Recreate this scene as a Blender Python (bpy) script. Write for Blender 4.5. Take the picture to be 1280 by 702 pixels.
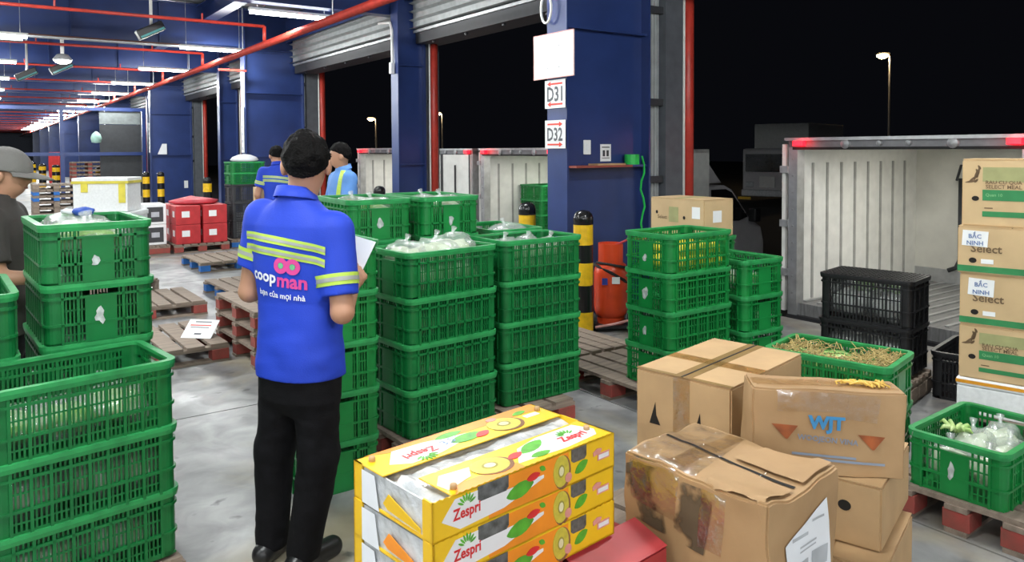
import bpy, bmesh, math, random
import numpy as np
from mathutils import Vector, Matrix, noise
from mathutils.bvhtree import BVHTree

for o in list(bpy.data.objects):
    bpy.data.objects.remove(o, do_unlink=True)
scene = bpy.context.scene
C = scene.collection
R = math.radians
random.seed(7)

# ------------------------------------------------------------------ camera
CAM_H = 1.65
FPX = 953.0
cam_d = bpy.data.cameras.new('camera')
cam = bpy.data.objects.new('camera', cam_d)
C.objects.link(cam)
cam.location = (0, 0, CAM_H)
cam.matrix_world = Matrix.Translation((0, 0, CAM_H)) @ Matrix.Rotation(R(88), 4, 'X') @ Matrix.Rotation(R(-0.3), 4, 'Z')
cam_d.sensor_fit = 'HORIZONTAL'
cam_d.sensor_width = 36.0
cam_d.lens = FPX / 1280.0 * 36.0
cam_d.shift_y = -(351.0 - 220.3) / 1280.0
cam_d.clip_end = 400
scene.camera = cam

# ------------------------------------------------------------------ world, exposure
world = bpy.data.worlds.new('night_sky')
scene.world = world
world.use_nodes = True
wb = world.node_tree.nodes['Background']
wb.inputs['Color'].default_value = (0.0022, 0.0024, 0.0034, 1)
wb.inputs['Strength'].default_value = 1.0
scene.view_settings.view_transform = 'Standard'
scene.view_settings.look = 'None'
scene.view_settings.gamma = 1.0
scene.view_settings.use_curve_mapping = False
scene.view_settings.exposure = 0.15
LAMP_W = 62.0

# ------------------------------------------------------------------ helpers
BA = math.atan2(668, 953)            # the building is turned against the view
O = Vector((0.52, 7.19, 0))
BX = Vector((math.cos(BA), math.sin(BA), 0))
BY = Vector((-math.sin(BA), math.cos(BA), 0))
BM = Matrix.Translation(O) @ Matrix.Rotation(BA, 4, 'Z')

def bw(L, s, z=0):
    return BM @ Vector((L, s, z))

MATS = {}
def mat(name, col, rough=0.6, metal=0.0, var=0.12, scale=8.0, bump=0.0, bscale=None, spec=0.5,
        emit=None, estr=0.0, alpha=1.0, col2=None, stretch=None, coat=0.0, trans=0.0):
    if name in MATS:
        return MATS[name]
    m = bpy.data.materials.new(name)
    m.use_nodes = True
    nt = m.node_tree
    b = nt.nodes['Principled BSDF']
    b.inputs['Roughness'].default_value = rough
    b.inputs['Metallic'].default_value = metal
    b.inputs['Specular IOR Level'].default_value = spec
    b.inputs['Alpha'].default_value = alpha
    b.inputs['Coat Weight'].default_value = coat
    b.inputs['Transmission Weight'].default_value = trans
    if emit:
        b.inputs['Emission Color'].default_value = (*emit, 1)
        b.inputs['Emission Strength'].default_value = estr
    tc = nt.nodes.new('ShaderNodeTexCoord')
    mp = nt.nodes.new('ShaderNodeMapping')
    nt.links.new(tc.outputs['Object'], mp.inputs['Vector'])
    if stretch:
        mp.inputs['Scale'].default_value = stretch
    n = nt.nodes.new('ShaderNodeTexNoise')
    n.inputs['Scale'].default_value = scale
    n.inputs['Detail'].default_value = 5
    nt.links.new(mp.outputs['Vector'], n.inputs['Vector'])
    r = nt.nodes.new('ShaderNodeValToRGB')
    c2 = col2 if col2 else tuple(max(0, c * (1 - var * 1.6)) for c in col)
    c1 = col if col2 else tuple(min(1, c * (1 + var)) for c in col)
    r.color_ramp.elements[0].position = 0.3
    r.color_ramp.elements[1].position = 0.7
    r.color_ramp.elements[0].color = (*c2, 1)
    r.color_ramp.elements[1].color = (*c1, 1)
    nt.links.new(n.outputs['Fac'], r.inputs['Fac'])
    nt.links.new(r.outputs['Color'], b.inputs['Base Color'])
    if bump:
        n2 = nt.nodes.new('ShaderNodeTexNoise')
        n2.inputs['Scale'].default_value = bscale or scale * 4
        n2.inputs['Detail'].default_value = 4
        nt.links.new(mp.outputs['Vector'], n2.inputs['Vector'])
        bp = nt.nodes.new('ShaderNodeBump')
        bp.inputs['Strength'].default_value = bump
        bp.inputs['Distance'].default_value = 0.01
        nt.links.new(n2.outputs['Fac'], bp.inputs['Height'])
        nt.links.new(bp.outputs['Normal'], b.inputs['Normal'])
    MATS[name] = m
    return m

class MB:
    """collects shapes into one mesh"""
    def __init__(self):
        self.v = []; self.f = []
    def add(self, vs, fs):
        k = len(self.v)
        self.v += [tuple(p) for p in vs]
        self.f += [tuple(i + k for i in q) for q in fs]
        return self
    def box(self, x0, x1, y0, y1, z0, z1):
        return self.add([(x0,y0,z0),(x1,y0,z0),(x1,y1,z0),(x0,y1,z0),(x0,y0,z1),(x1,y0,z1),(x1,y1,z1),(x0,y1,z1)],
                        [(0,3,2,1),(4,5,6,7),(0,1,5,4),(1,2,6,5),(2,3,7,6),(3,0,4,7)])
    def obox(self, p, q, w, h, up=(0,0,1)):
        """bar from p to q, w wide, h tall"""
        p = Vector(p); q = Vector(q); d = (q-p).normalized(); u = Vector(up)
        s = d.cross(u).normalized(); u = s.cross(d).normalized()
        vs = []
        for e in (p, q):
            for a, b in ((-1,-1),(1,-1),(1,1),(-1,1)):
                vs.append(e + s*(a*w/2) + u*(b*h/2))
        return self.add(vs, [(0,1,2,3),(7,6,5,4),(0,4,5,1),(1,5,6,2),(2,6,7,3),(3,7,4,0)])
    def tube(self, pts, r, n=10, cap=True):
        pts = [Vector(p) for p in pts]
        rs = r if isinstance(r, (list, tuple)) else [r]*len(pts)
        vs = []; fs = []
        d0 = (pts[1]-pts[0]).normalized()
        u = d0.orthogonal().normalized()
        for i, p in enumerate(pts):
            d = (pts[min(i+1, len(pts)-1)] - pts[max(i-1, 0)]).normalized()
            u = (u - d*u.dot(d)).normalized(); w = d.cross(u)
            for k in range(n):
                a = 2*math.pi*k/n
                vs.append(p + (u*math.cos(a) + w*math.sin(a))*rs[i])
        for i in range(len(pts)-1):
            for k in range(n):
                a = i*n+k; b = i*n+(k+1) % n
                fs.append((a, b, b+n, a+n))
        if cap:
            fs.append(tuple(reversed(range(n)))); fs.append(tuple(range((len(pts)-1)*n, len(pts)*n)))
        return self.add(vs, fs)
    def lathe(self, prof, c=(0,0,0), n=24):
        vs = []; fs = []
        for r, z in prof:
            for k in range(n):
                a = 2*math.pi*k/n
                vs.append((c[0]+r*math.cos(a), c[1]+r*math.sin(a), c[2]+z))
        for i in range(len(prof)-1):
            for k in range(n):
                a = i*n+k; b = i*n+(k+1) % n
                fs.append((a, b, b+n, a+n))
        fs.append(tuple(reversed(range(n)))); fs.append(tuple(range((len(prof)-1)*n, len(prof)*n)))
        return self.add(vs, fs)
    def prism(self, poly, axis, a, b):
        """poly of 2d points extruded along axis from a to b"""
        def P(p, t):
            return {'x': (t, p[0], p[1]), 'y': (p[0], t, p[1]), 'z': (p[0], p[1], t)}[axis]
        n = len(poly)
        vs = [P(p, a) for p in poly] + [P(p, b) for p in poly]
        fs = [tuple(range(n)), tuple(range(2*n-1, n-1, -1))] + [(i, i+n, (i+1) % n+n, (i+1) % n) for i in range(n)]
        return self.add(vs, fs)
    def xf(self, M):
        self.v = [tuple(M @ Vector(p)) for p in self.v]
        return self
    def mesh(self, name, m=None, smooth=False, bevel=0.0):
        me = bpy.data.meshes.new(name)
        me.from_pydata(self.v, [], self.f)
        bm = bmesh.new(); bm.from_mesh(me)
        bmesh.ops.recalc_face_normals(bm, faces=bm.faces)
        if bevel:
            bmesh.ops.bevel(bm, geom=list(bm.edges), offset=bevel, segments=2, affect='EDGES', profile=0.6)
        bm.to_mesh(me); bm.free()
        if smooth:
            for p in me.polygons: p.use_smooth = True
        if m: me.materials.append(m)
        return me
    def build(self, name, m, parent=None, smooth=False, bevel=0.0, M=None):
        return link(name, self.mesh(name, m, smooth, bevel), parent, M)

def link(name, me, parent=None, M=None):
    o = bpy.data.objects.new(name, me)
    C.objects.link(o)
    if parent is not None: o.parent = parent
    if M is not None: o.matrix_basis = M
    return o

def tag(o, label, cat, group=None):
    o['label'] = label; o['category'] = cat
    if group: o['group'] = group
    return o

def thing(name, label, cat, M=None, group=None):
    o = bpy.data.objects.new(name, None)
    o.empty_display_size = 0.1
    C.objects.link(o)
    if M is not None: o.matrix_basis = M
    return tag(o, label, cat, group)

def struct(o):
    o['kind'] = 'structure'
    return o

def copy_tree(o, parent=None):
    c = o.copy(); C.objects.link(c)
    c.parent = parent
    for ch in list(o.children): copy_tree(ch, c)
    return c

def TR(x, y, z=0, rz=0.0):
    return Matrix.Translation((x, y, z)) @ Matrix.Rotation(rz, 4, 'Z')

def place(P, theta, w, d, z=0.0):
    """P: nearest lower corner; theta: heading of the right-hand face; w, d: lengths right and left of P"""
    t = R(theta)
    u = Vector((math.sin(t), math.cos(t))); v = Vector((-math.cos(t), math.sin(t)))
    c = Vector(P) + u*(w/2) + v*(d/2)
    return TR(c.x, c.y, z, math.pi/2 - t)

def frame(w, d, h, face):
    """origin, u, v, n of a face of a box centred on the origin"""
    if face == 'r': return (Vector((-w/2, -d/2, 0)), Vector((1,0,0)), Vector((0,0,1)), Vector((0,-1,0)))
    if face == 'l': return (Vector((-w/2, d/2, 0)), Vector((0,-1,0)), Vector((0,0,1)), Vector((-1,0,0)))
    if face == 't': return (Vector((-w/2, -d/2, h)), Vector((1,0,0)), Vector((0,1,0)), Vector((0,0,1)))
    if face == 'b': return (Vector((w/2, d/2, 0)), Vector((-1,0,0)), Vector((0,0,1)), Vector((0,1,0)))

def decal(name, fr, pts, m, parent, off=0.0015, th=None):
    """flat printed or stuck-on shape"""
    o0, u, v, n = fr
    vs = [o0 + u*p[0] + v*p[1] + n*off for p in pts]
    b = MB()
    k = len(vs)
    b.add(vs + [p - n*(off*0.8) for p in vs], [tuple(range(k)), tuple(range(2*k-1, k-1, -1))] + [(i, i+k, (i+1) % k + k, (i+1) % k) for i in range(k)])
    return b.build(name, m, parent)

def rect(a, b, c, d): return [(a, c), (b, c), (b, d), (a, d)]
def ell(cx, cy, rx, ry, rot=0.0, n=20):
    return [(cx + rx*math.cos(t)*math.cos(rot) - ry*math.sin(t)*math.sin(rot),
             cy + rx*math.cos(t)*math.sin(rot) + ry*math.sin(t)*math.cos(rot)) for t in [2*math.pi*i/n for i in range(n)]]
def leafp(cx, cy, a, b, rot, n=8):
    p = [(a*math.cos(t), b*math.sin(t)*(abs(math.sin(t))**0.6)) for t in [2*math.pi*i/(2*n) for i in range(2*n)]]
    return [(cx + x*math.cos(rot) - y*math.sin(rot), cy + x*math.sin(rot) + y*math.cos(rot)) for x, y in p]

TXT = {}
def text_verts(s, bold=0.0):
    key = (s, bold)
    if key in TXT: return TXT[key]
    cu = bpy.data.curves.new('text', 'FONT')
    cu.body = s; cu.align_x = 'CENTER'; cu.align_y = 'CENTER'; cu.resolution_u = 2
    cu.offset = bold
    ob = bpy.data.objects.new('text', cu)
    C.objects.link(ob)
    dg = bpy.context.evaluated_depsgraph_get()
    me = bpy.data.meshes.new_from_object(ob.evaluated_get(dg))
    vs = [(p.co.x, p.co.y) for p in me.vertices]
    fs = [tuple(p.vertices) for p in me.polygons]
    bpy.data.objects.remove(ob); bpy.data.curves.remove(cu); bpy.data.meshes.remove(me)
    TXT[key] = (vs, fs)
    return TXT[key]

def text(name, s, fr, cx, cy, width, m, parent, rot=0.0, off=0.0025, bold=0.012, hscale=1.0, conform=None):
    vs, fs = text_verts(s, bold)
    if not vs: return None
    xs = [p[0] for p in vs]; k = width / (max(xs) - min(xs)); mx = (max(xs) + min(xs))/2
    ys = [p[1] for p in vs]; my = (max(ys) + min(ys))/2
    o0, u, v, n = fr
    ca, sa = math.cos(rot), math.sin(rot)
    out = []
    for x, y in vs:
        x = (x - mx)*k; y = (y - my)*k*hscale
        p = o0 + u*(cx + x*ca - y*sa) + v*(cy + x*sa + y*ca)
        if conform: p = conform(p, n, off)
        else: p = p + n*off
        out.append(p)
    me = bpy.data.meshes.new(name)
    me.from_pydata([tuple(p) for p in out], [], fs)
    me.materials.append(m)
    return link(name, me, parent)

def conformer(me):
    bvh = BVHTree.FromPolygons([v.co.copy() for v in me.vertices], [tuple(p.vertices) for p in me.polygons])
    def f(p, n, off):
        h = bvh.ray_cast(p + n*0.3, -n, 0.8)
        if h[0] is None:
            h = bvh.find_nearest(p)
        return h[0] + n*off
    return f

def grid_decal(name, fr, quad, m, parent, conform, nx=10, ny=10, off=0.003):
    """four-cornered sheet laid on an uneven surface"""
    o0, u, v, n = fr
    a, b, c, d = [Vector(q) for q in quad]
    vs = []
    for j in range(ny+1):
        for i in range(nx+1):
            s, t = i/nx, j/ny
            q = (a*(1-s) + b*s)*(1-t) + (d*(1-s) + c*s)*t
            vs.append(conform(o0 + u*q.x + v*q.y, n, off))
    fs = [(j*(nx+1)+i, j*(nx+1)+i+1, (j+1)*(nx+1)+i+1, (j+1)*(nx+1)+i) for j in range(ny) for i in range(nx)]
    me = bpy.data.meshes.new(name)
    me.from_pydata([tuple(p) for p in vs], [], fs)
    for p in me.polygons: p.use_smooth = True
    me.materials.append(m)
    return link(name, me, parent)

# ------------------------------------------------------------------ materials
blue_paint = mat('blue_paint', (0.023, 0.045, 0.162), 0.32, var=0.1, scale=3)
grey_paint = mat('grey_paint', (0.10, 0.11, 0.125), 0.5)
dark_grey = mat('dark_grey', (0.035, 0.037, 0.042), 0.6)
red_pipe_m = mat('red_pipe_paint', (0.50, 0.045, 0.03), 0.38)
galv = mat('galvanised_steel', (0.42, 0.43, 0.44), 0.42, 0.55, scale=14)
alu = mat('aluminium', (0.55, 0.56, 0.57), 0.36, 0.75, scale=10)
steel_dark = mat('dark_steel', (0.06, 0.06, 0.065), 0.5, 0.6)
white_panel = mat('white_panel', (0.80, 0.80, 0.76), 0.45, var=0.05)
white_dirty = mat('white_dirty_panel', (0.72, 0.71, 0.65), 0.5, var=0.08, scale=3)
clad_m = mat('grey_cladding', (0.40, 0.42, 0.42), 0.45, 0.1)
black_pl = mat('black_plastic', (0.013, 0.013, 0.015), 0.4)
rubber = mat('rubber', (0.012, 0.012, 0.012), 0.75)
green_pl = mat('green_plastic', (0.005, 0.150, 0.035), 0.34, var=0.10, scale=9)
green_lit_rim = mat('green_plastic_rim', (0.024, 0.29, 0.080), 0.42, var=0.16, scale=16)  # lighter copy of the crate green, rim highlights put into the colour
green_pl2 = mat('bright_green_plastic', (0.007, 0.205, 0.042), 0.34, var=0.1, scale=9)
yellow_m = mat('yellow_paint', (0.78, 0.47, 0.01), 0.4, var=0.12, scale=16)
black_m = mat('black_gloss_paint', (0.012, 0.012, 0.013), 0.22)
card_m = mat('cardboard', (0.50, 0.325, 0.165), 0.72, var=0.09, scale=5, bump=0.05, bscale=60)
card_d = mat('cardboard_worn', (0.44, 0.275, 0.135), 0.62, col2=(0.33, 0.195, 0.09), scale=4, bump=0.12, bscale=20)
card_p = mat('cardboard_pale', (0.58, 0.41, 0.22), 0.7, var=0.07, scale=5)
tape_m = mat('brown_tape', (0.36, 0.235, 0.10), 0.22, var=0.1, coat=0.5)
def clear_film(name, tint, fac, rough, bump, bscale, milk=0.0):
    m = bpy.data.materials.new(name); m.use_nodes = True
    nt = m.node_tree; nt.nodes.remove(nt.nodes['Principled BSDF']); out = nt.nodes['Material Output']
    tr = nt.nodes.new('ShaderNodeBsdfTransparent'); tr.inputs['Color'].default_value = (*tint, 1)
    gl = nt.nodes.new('ShaderNodeBsdfGlossy'); gl.inputs['Roughness'].default_value = rough; gl.inputs['Color'].default_value = (.95, .97, 1, 1)
    tc = nt.nodes.new('ShaderNodeTexCoord'); n = nt.nodes.new('ShaderNodeTexNoise'); n.inputs['Scale'].default_value = bscale; n.inputs['Detail'].default_value = 5
    nt.links.new(tc.outputs['Object'], n.inputs['Vector'])
    bp = nt.nodes.new('ShaderNodeBump'); bp.inputs['Strength'].default_value = bump; bp.inputs['Distance'].default_value = .02
    nt.links.new(n.outputs['Fac'], bp.inputs['Height']); nt.links.new(bp.outputs['Normal'], gl.inputs['Normal'])
    mp = nt.nodes.new('ShaderNodeMapRange'); mp.inputs['From Min'].default_value = .3; mp.inputs['From Max'].default_value = .7
    mp.inputs['To Min'].default_value = fac*.35; mp.inputs['To Max'].default_value = fac*1.6
    nt.links.new(n.outputs['Fac'], mp.inputs['Value'])
    mx = nt.nodes.new('ShaderNodeMixShader'); nt.links.new(mp.outputs['Result'], mx.inputs['Fac'])
    if milk:
        df = nt.nodes.new('ShaderNodeBsdfDiffuse'); df.inputs['Color'].default_value = (.85, .88, .86, 1)
        m2 = nt.nodes.new('ShaderNodeMixShader'); m2.inputs['Fac'].default_value = milk
        nt.links.new(tr.outputs[0], m2.inputs[1]); nt.links.new(df.outputs[0], m2.inputs[2]); tr = m2
    nt.links.new(tr.outputs[0], mx.inputs[1]); nt.links.new(gl.outputs[0], mx.inputs[2]); nt.links.new(mx.outputs[0], out.inputs['Surface'])
    return m
tape_c = clear_film('clear_tape', (.95, .90, .80), .16, .16, .5, 24)
hole_m = mat('hole_dark', (0.012, 0.009, 0.007), 0.9)
paper_m = mat('paper', (0.80, 0.82, 0.86), 0.7, var=0.03)
white_m = mat('white_card', (0.82, 0.83, 0.84), 0.55, var=0.03)
ink_m = mat('ink_dark', (0.05, 0.05, 0.055), 0.7)
ink_grey = mat('ink_grey', (0.12, 0.125, 0.14), 0.7)
foam_m = mat('polystyrene', (0.80, 0.82, 0.82), 0.7, var=0.05, scale=40, bump=0.1)
wood_m = mat('pallet_wood', (0.30, 0.235, 0.185), 0.8, col2=(0.17, 0.13, 0.10), scale=3, stretch=(1, 9, 9), bump=0.2, bscale=12)
wood_r = mat('pallet_red_paint', (0.36, 0.055, 0.045), 0.75, col2=(0.22, 0.06, 0.045), scale=14, bump=0.2)
wood_b = mat('pallet_blue_paint', (0.02, 0.14, 0.46), 0.7, var=0.15)
film_m = clear_film('plastic_film', (.97, .98, .97), .24, .14, .9, 16)
bag_m = clear_film('bag_film', (.97, .98, .97), .14, .2, .8, 14, .22)
leaf_m = mat('leafy_green', (0.20, 0.42, 0.05), 0.55, col2=(0.62, 0.72, 0.36), scale=9, bump=0.5, bscale=22)
leaf_w = mat('pale_cabbage', (0.52, 0.66, 0.36), 0.5, col2=(0.78, 0.82, 0.66), scale=7, bump=0.5, bscale=20)
leaf_g = mat('mid_green_leaf', (0.08, 0.34, 0.04), 0.5, col2=(0.34, 0.55, 0.10), scale=10, bump=0.5, bscale=22)
skin_m = mat('skin', (0.46, 0.24, 0.15), 0.5, var=0.06, scale=6)
hair_m = mat('black_hair', (0.0035, 0.003, 0.003), 0.7, spec=0.12, var=0.3, scale=60, bump=0.8, bscale=130)
# ------------------------------------------------------------------ floor, yard
def floor_mat():
    m = bpy.data.materials.new('concrete'); m.use_nodes = True
    nt = m.node_tree; b = nt.nodes['Principled BSDF']
    tc = nt.nodes.new('ShaderNodeTexCoord')
    def nz(scale, detail=6, dist=0.0):
        n = nt.nodes.new('ShaderNodeTexNoise'); n.inputs['Scale'].default_value = scale
        n.inputs['Detail'].default_value = detail; n.inputs['Distortion'].default_value = dist
        nt.links.new(tc.outputs['Object'], n.inputs['Vector']); return n
    def ramp(n, p0, p1, c0, c1):
        r = nt.nodes.new('ShaderNodeValToRGB'); e = r.color_ramp.elements
        e[0].position = p0; e[1].position = p1; e[0].color = (*c0, 1); e[1].color = (*c1, 1)
        nt.links.new(n.outputs['Fac'], r.inputs['Fac']); return r
    def mix(a, bcol, fac, mode='MIX'):
        x = nt.nodes.new('ShaderNodeMix'); x.data_type = 'RGBA'; x.blend_type = mode
        nt.links.new(fac, x.inputs['Factor']) if not isinstance(fac, float) else x.inputs['Factor'].__setattr__('default_value', fac)
        nt.links.new(a, x.inputs[6]); nt.links.new(bcol, x.inputs[7]); return x.outputs[2]
    base = ramp(nz(1.1, 9, 0.4), 0.30, 0.72, (0.17, 0.17, 0.172), (0.44, 0.44, 0.44))
    fine = ramp(nz(4.5, 9, 0.7), 0.34, 0.66, (0.55, 0.55, 0.56), (1, 1, 1))
    c = mix(base.outputs['Color'], fine.outputs['Color'], 1.0, 'MULTIPLY')
    sand = ramp(nz(0.9, 7, 0.8), 0.53, 0.68, (0, 0, 0), (0.75, 0.75, 0.75))
    sc = nt.nodes.new('ShaderNodeRGB'); sc.outputs[0].default_value = (0.40, 0.34, 0.22, 1)
    c = mix(c, sc.outputs[0], sand.outputs['Color'])
    spot = ramp(nz(7, 3, 0.2), 0.67, 0.74, (0, 0, 0), (0.75, 0.75, 0.75))
    dk = nt.nodes.new('ShaderNodeRGB'); dk.outputs[0].default_value = (0.06, 0.06, 0.062, 1)
    c = mix(c, dk.outputs[0], spot.outputs['Color'])
    nt.links.new(c, b.inputs['Base Color'])
    ro = ramp(nz(2.2, 5, 0.5), 0.35, 0.7, (0.30, 0.30, 0.30), (0.62, 0.62, 0.62))
    nt.links.new(ro.outputs['Color'], b.inputs['Roughness'])
    return m
conc = floor_mat()
floor = struct(MB().box(-16, 1.9, -14, 95, -1.0, -0.012).build('floor', mat('joint_dark', (0.05, 0.05, 0.05), 0.9), M=BM))
floor['label'] = 'grey concrete dock floor with dark joints'
Ls = [-16, -12.3, -8.6, -4.9, -1.2, 1.9]
ss = [-14, -11.1, -5.85, -0.6, 4.65, 9.9, 15.15, 20.4, 25.6, 40, 60, 95]
for i in range(len(Ls)-1):
    for j in range(len(ss)-1):
        MB().box(Ls[i]+.006, Ls[i+1]-.006, ss[j]+.006, ss[j+1]-.006, -0.04, 0.0).build('slab', conc, floor)
yard = struct(MB().box(1.9, 120, -90, 140, -1.2, -0.95).build('floor_yard', mat('asphalt', (0.035, 0.036, 0.038), 0.8, scale=4, bump=0.2), M=BM))
yard['label'] = 'dark asphalt truck yard outside the dock'
for s in (-1.2, -2.8, 3.2, 4.8, 7.9, 9.5):
    tag(MB().box(1.9, 2.05, s-.12, s+.12, -0.45, -0.08).build('dock_bumper', rubber, M=BM), 'black rubber bumper block on the dock edge', 'bumper', 'dock bumpers')

# ------------------------------------------------------------------ columns
def hcol(name, L0, L1, s, fw, z1, ribs, signs=None):
    """I-section column: flange towards the hall, web, back flange"""
    web = struct(MB().box(L0+.02, L1-.02, s+fw*0.30, s+fw*0.42, 0, z1).build(name, blue_paint, M=BM))
    MB().box(L0, L0+.022, s, s+fw, 0, z1).build('flange', blue_paint, web)
    MB().box(L1-.022, L1, s-.02, s+fw, 0, z1).build('flange', blue_paint, web)
    for z in ribs:
        MB().box(L0+.022, L1-.022, s+.01, s+fw*0.30, z, z+.022).build('stiffener', blue_paint, web)
    return web
n = 0
for k in range(0, 9):
    s = 10.5*k
    w = hcol('trim_%d' % n, 0.0, 1.08 if k == 0 else 1.25, s, 0.30, 4.6, [1.47, 2.80] if k == 0 else [1.52, 2.85, 3.7]); n += 1
    w['label'] = 'tall blue steel main column at a loading door'
    w2 = hcol('trim_%d' % n, 0.75, 1.22, s+5.0, 0.24, 4.6, [1.42, 2.95]); n += 1
    w2['label'] = 'slim blue steel column between two loading doors'
    # wall pier behind the main column: cladding, rails and dark jamb
    L0 = 1.08 if k == 0 else 1.25
    PW = .24 if k == 0 else .06
    pier = struct(MB().box(L0, L0+PW, s+.10, s+.14, 0, 4.6).build('wall_pier_%d' % (k+1), clad_m, M=BM))
    for q in range(5 if k == 0 else 1):
        MB().box(L0+.03+q*.045, L0+.045+q*.045, s+.085, s+.10, 0, 4.6).build('rib', clad_m, pier)
    for z in (1.30, 2.10, 3.05):
        MB().box(L0, L0+PW, s+.03, s+.085, z, z+.07).build('rail', dark_grey, pier)
    MB().box(L0+PW, L0+PW+.26, s+.0, s+.34, 0, 4.6).build('jamb', grey_paint, pier)
    struct(MB().box(1.24, 1.50, s+5.06, s+5.24, 0, 4.6).build('trim_jamb_%d' % (k+1), grey_paint, M=BM))
    # rain pipes
    for (L, so, lab) in ((L0+PW+.36, 0.02, 'main'), (1.34, 4.94, 'slim')):
        if k > 3: continue
        t = thing('fire_pipe', '', 'pipe', BM @ TR(L, s+so), 'red pipes at the loading doors')
        t['label'] = {(0, 'main'): 'thick red riser pipe with white conduit right of the blue column carrying door signs',
                      (0, 'slim'): 'red riser pipe beside the slim blue column behind the crates',
                      (1, 'main'): 'red riser pipe beside the grey jamb above the man in front'}.get((k, lab), 'red riser pipe at a far loading door, %s doorway beyond the striped bollards' % ['','first','second','third','fourth'][k] + (' slim' if lab == 'slim' else ''))
        MB().tube([(0,0,.05),(0,0,4.5)], 0.062, 14).build('pipe', red_pipe_m, t, smooth=True)
        MB().tube([(-.085,-.02,.3),(-.085,-.02,4.5)], 0.014, 8).build('conduit', white_panel, t, smooth=True)
        for z in (.9, 2.4, 3.4):
            MB().box(-.08,.08,.04,.07,z,z+.03).build('clamp', steel_dark, t)
# shutters and door headers above each opening
for k in range(-1, 5):
    for (a, b) in ((10.5*k+.34, 10.5*k+5.0), (10.5*k+5.26, 10.5*k+10.5)):
        h = struct(MB().box(1.06, 1.48, a, b, 3.30, 3.62).build('trim_header_%d' % (n), dark_grey, M=BM)); n += 1
        MB().box(1.02, 1.06, a, b, 3.46, 3.50).build('guide_rail', galv, h)
        for q in range(8):
            z = 3.52 + q*.13
            MB().prism([(0.94,z),(1.02,z+.02),(1.02,z+.11),(0.94,z+.13),(1.04,z+.13),(1.04,z)], 'y', a, b).build('shutter_slat', clad_m, h)
        for q in range(5):
            y = a + (b-a)*(q+.5)/5
            MB().box(1.10,1.14,y-.02,y+.02,3.27,3.30).build('bracket', steel_dark, h)
# wall far end of the hall
ew = struct(MB().box(-16, 1.5, 94, 94.3, 0, 4.6).build('wall_end', mat('far_wall', (0.05, 0.06, 0.09), 0.7), M=BM))
wl = struct(MB().box(-16.3, -16, -14, 95, 0, 4.6).build('wall_left', mat('hall_wall', (0.35, 0.37, 0.40), 0.7), M=BM))
wbk = struct(MB().box(-16, 1.5, -14.3, -14, 0, 4.6).build('wall_back', mat('hall_wall'  , (0.35, 0.37, 0.40), 0.7), M=BM))

# ------------------------------------------------------------------ roof, beams
roof_b = MB()
nw = 0
vs = []; fs = []
s = -14.0
prof = []
while s < 95:
    prof += [(s, 4.62), (s+.12, 4.62), (s+.16, 4.66), (s+.28, 4.66)]
    s += .32
for (y, z) in prof:
    vs += [(-16.3, y, z), (1.9, y, z)]
fs = [(2*i, 2*i+1, 2*i+3, 2*i+2) for i in range(len(prof)-1)]
ceil = struct(MB().add(vs, fs).build('ceiling', mat('roof_sheet', (0.40, 0.41, 0.42), 0.45, 0.4), M=BM))
ceil['label'] = 'corrugated metal roof of the dock hall'
for k in range(-2, 18):
    s = 5.25*k
    rf = struct(MB().box(-16, 1.2, s+.09, s+.105, 3.77, 4.58).build('trim_rafter_%d' % (k+3), blue_paint, M=BM))
    MB().box(-16, 1.2, s, s+.22, 3.75, 3.77).build('flange', blue_paint, rf)
    MB().box(-16, 1.2, s, s+.22, 4.56, 4.58).build('flange', blue_paint, rf)
    for L in (-6.2, -4.9, -3.1, -1.6):
        MB().box(L, L+.02, s+.01, s+.09, 3.77, 4.56).build('stiffener', blue_paint, rf)
bm1 = struct(MB().box(-.78, -.765, -14, 94, 4.22, 4.55).build('trim_beam', blue_paint, M=BM))
MB().box(-.90, -.66, -14, 94, 4.20, 4.22).build('flange', blue_paint, bm1)
MB().box(-.90, -.66, -14, 94, 4.53, 4.55).build('flange', blue_paint, bm1)
eb = struct(MB().box(.90, .92, -14, 94, 3.95, 4.5).build('trim_eave_beam', blue_paint, M=BM))
for L in (-7.5, -5.6, -3.7, -1.9, .3):
    struct(MB().box(L, L+.06, -14, 94, 4.585, 4.615).build('trim_purlin', galv, M=BM))

# cable tray under the rafter in view
ct = thing('cable_tray', 'grey cable tray with black junction box hanging under the first rafter', 'cable tray', BM @ TR(0, 10.33))
MB().box(-7.5,-1.1,-.09,.09,3.68,3.70).build('tray', galv, ct)
MB().box(-7.5,-1.1,.08,.09,3.70,3.75).build('tray_side', galv, ct)
MB().tube([(-7.5,-.03,3.72),(-.8,-.03,3.72)], .018, 8).build('cable', mat('brown_cable', (.16,.07,.05), .6), ct)
MB().box(-4.2,-3.85,-.13,.05,3.58,3.70).build('junction_box', black_pl, ct, bevel=.01)

# sprinkler pipes
sp = thing('sprinkler_main', 'long red sprinkler main running under the roof towards the far end', 'pipe', BM)
MB().tube([(-.63,-14,3.40),(-.63,94,3.40)], .058, 14).build('main_pipe', red_pipe_m, sp, smooth=True)
for j in range(-3, 20):
    s = 7.1 + 4.2*j
    MB().tube([(-.63,s,3.45),(-.63,s,3.70)], .03, 8).build('riser', red_pipe_m, sp, smooth=True)
    MB().tube([(-.63,s,3.70),(-9,s,3.70)], .026, 8).build('branch_pipe', red_pipe_m, sp, smooth=True)
    for L in (-1.6, -3.6, -5.6):
        MB().tube([(L,s,3.70),(L,s,3.82)], .014, 6).build('sprinkler_head', red_pipe_m, sp)
    MB().tube([(-.63,s+1.25,3.45),(-.63,s+1.25,4.2)], .009, 6).build('hanger', galv, sp)
MB().box(-.55,.0,10.35,10.40,3.27,3.31).build('bracket', red_pipe_m, sp)

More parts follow.
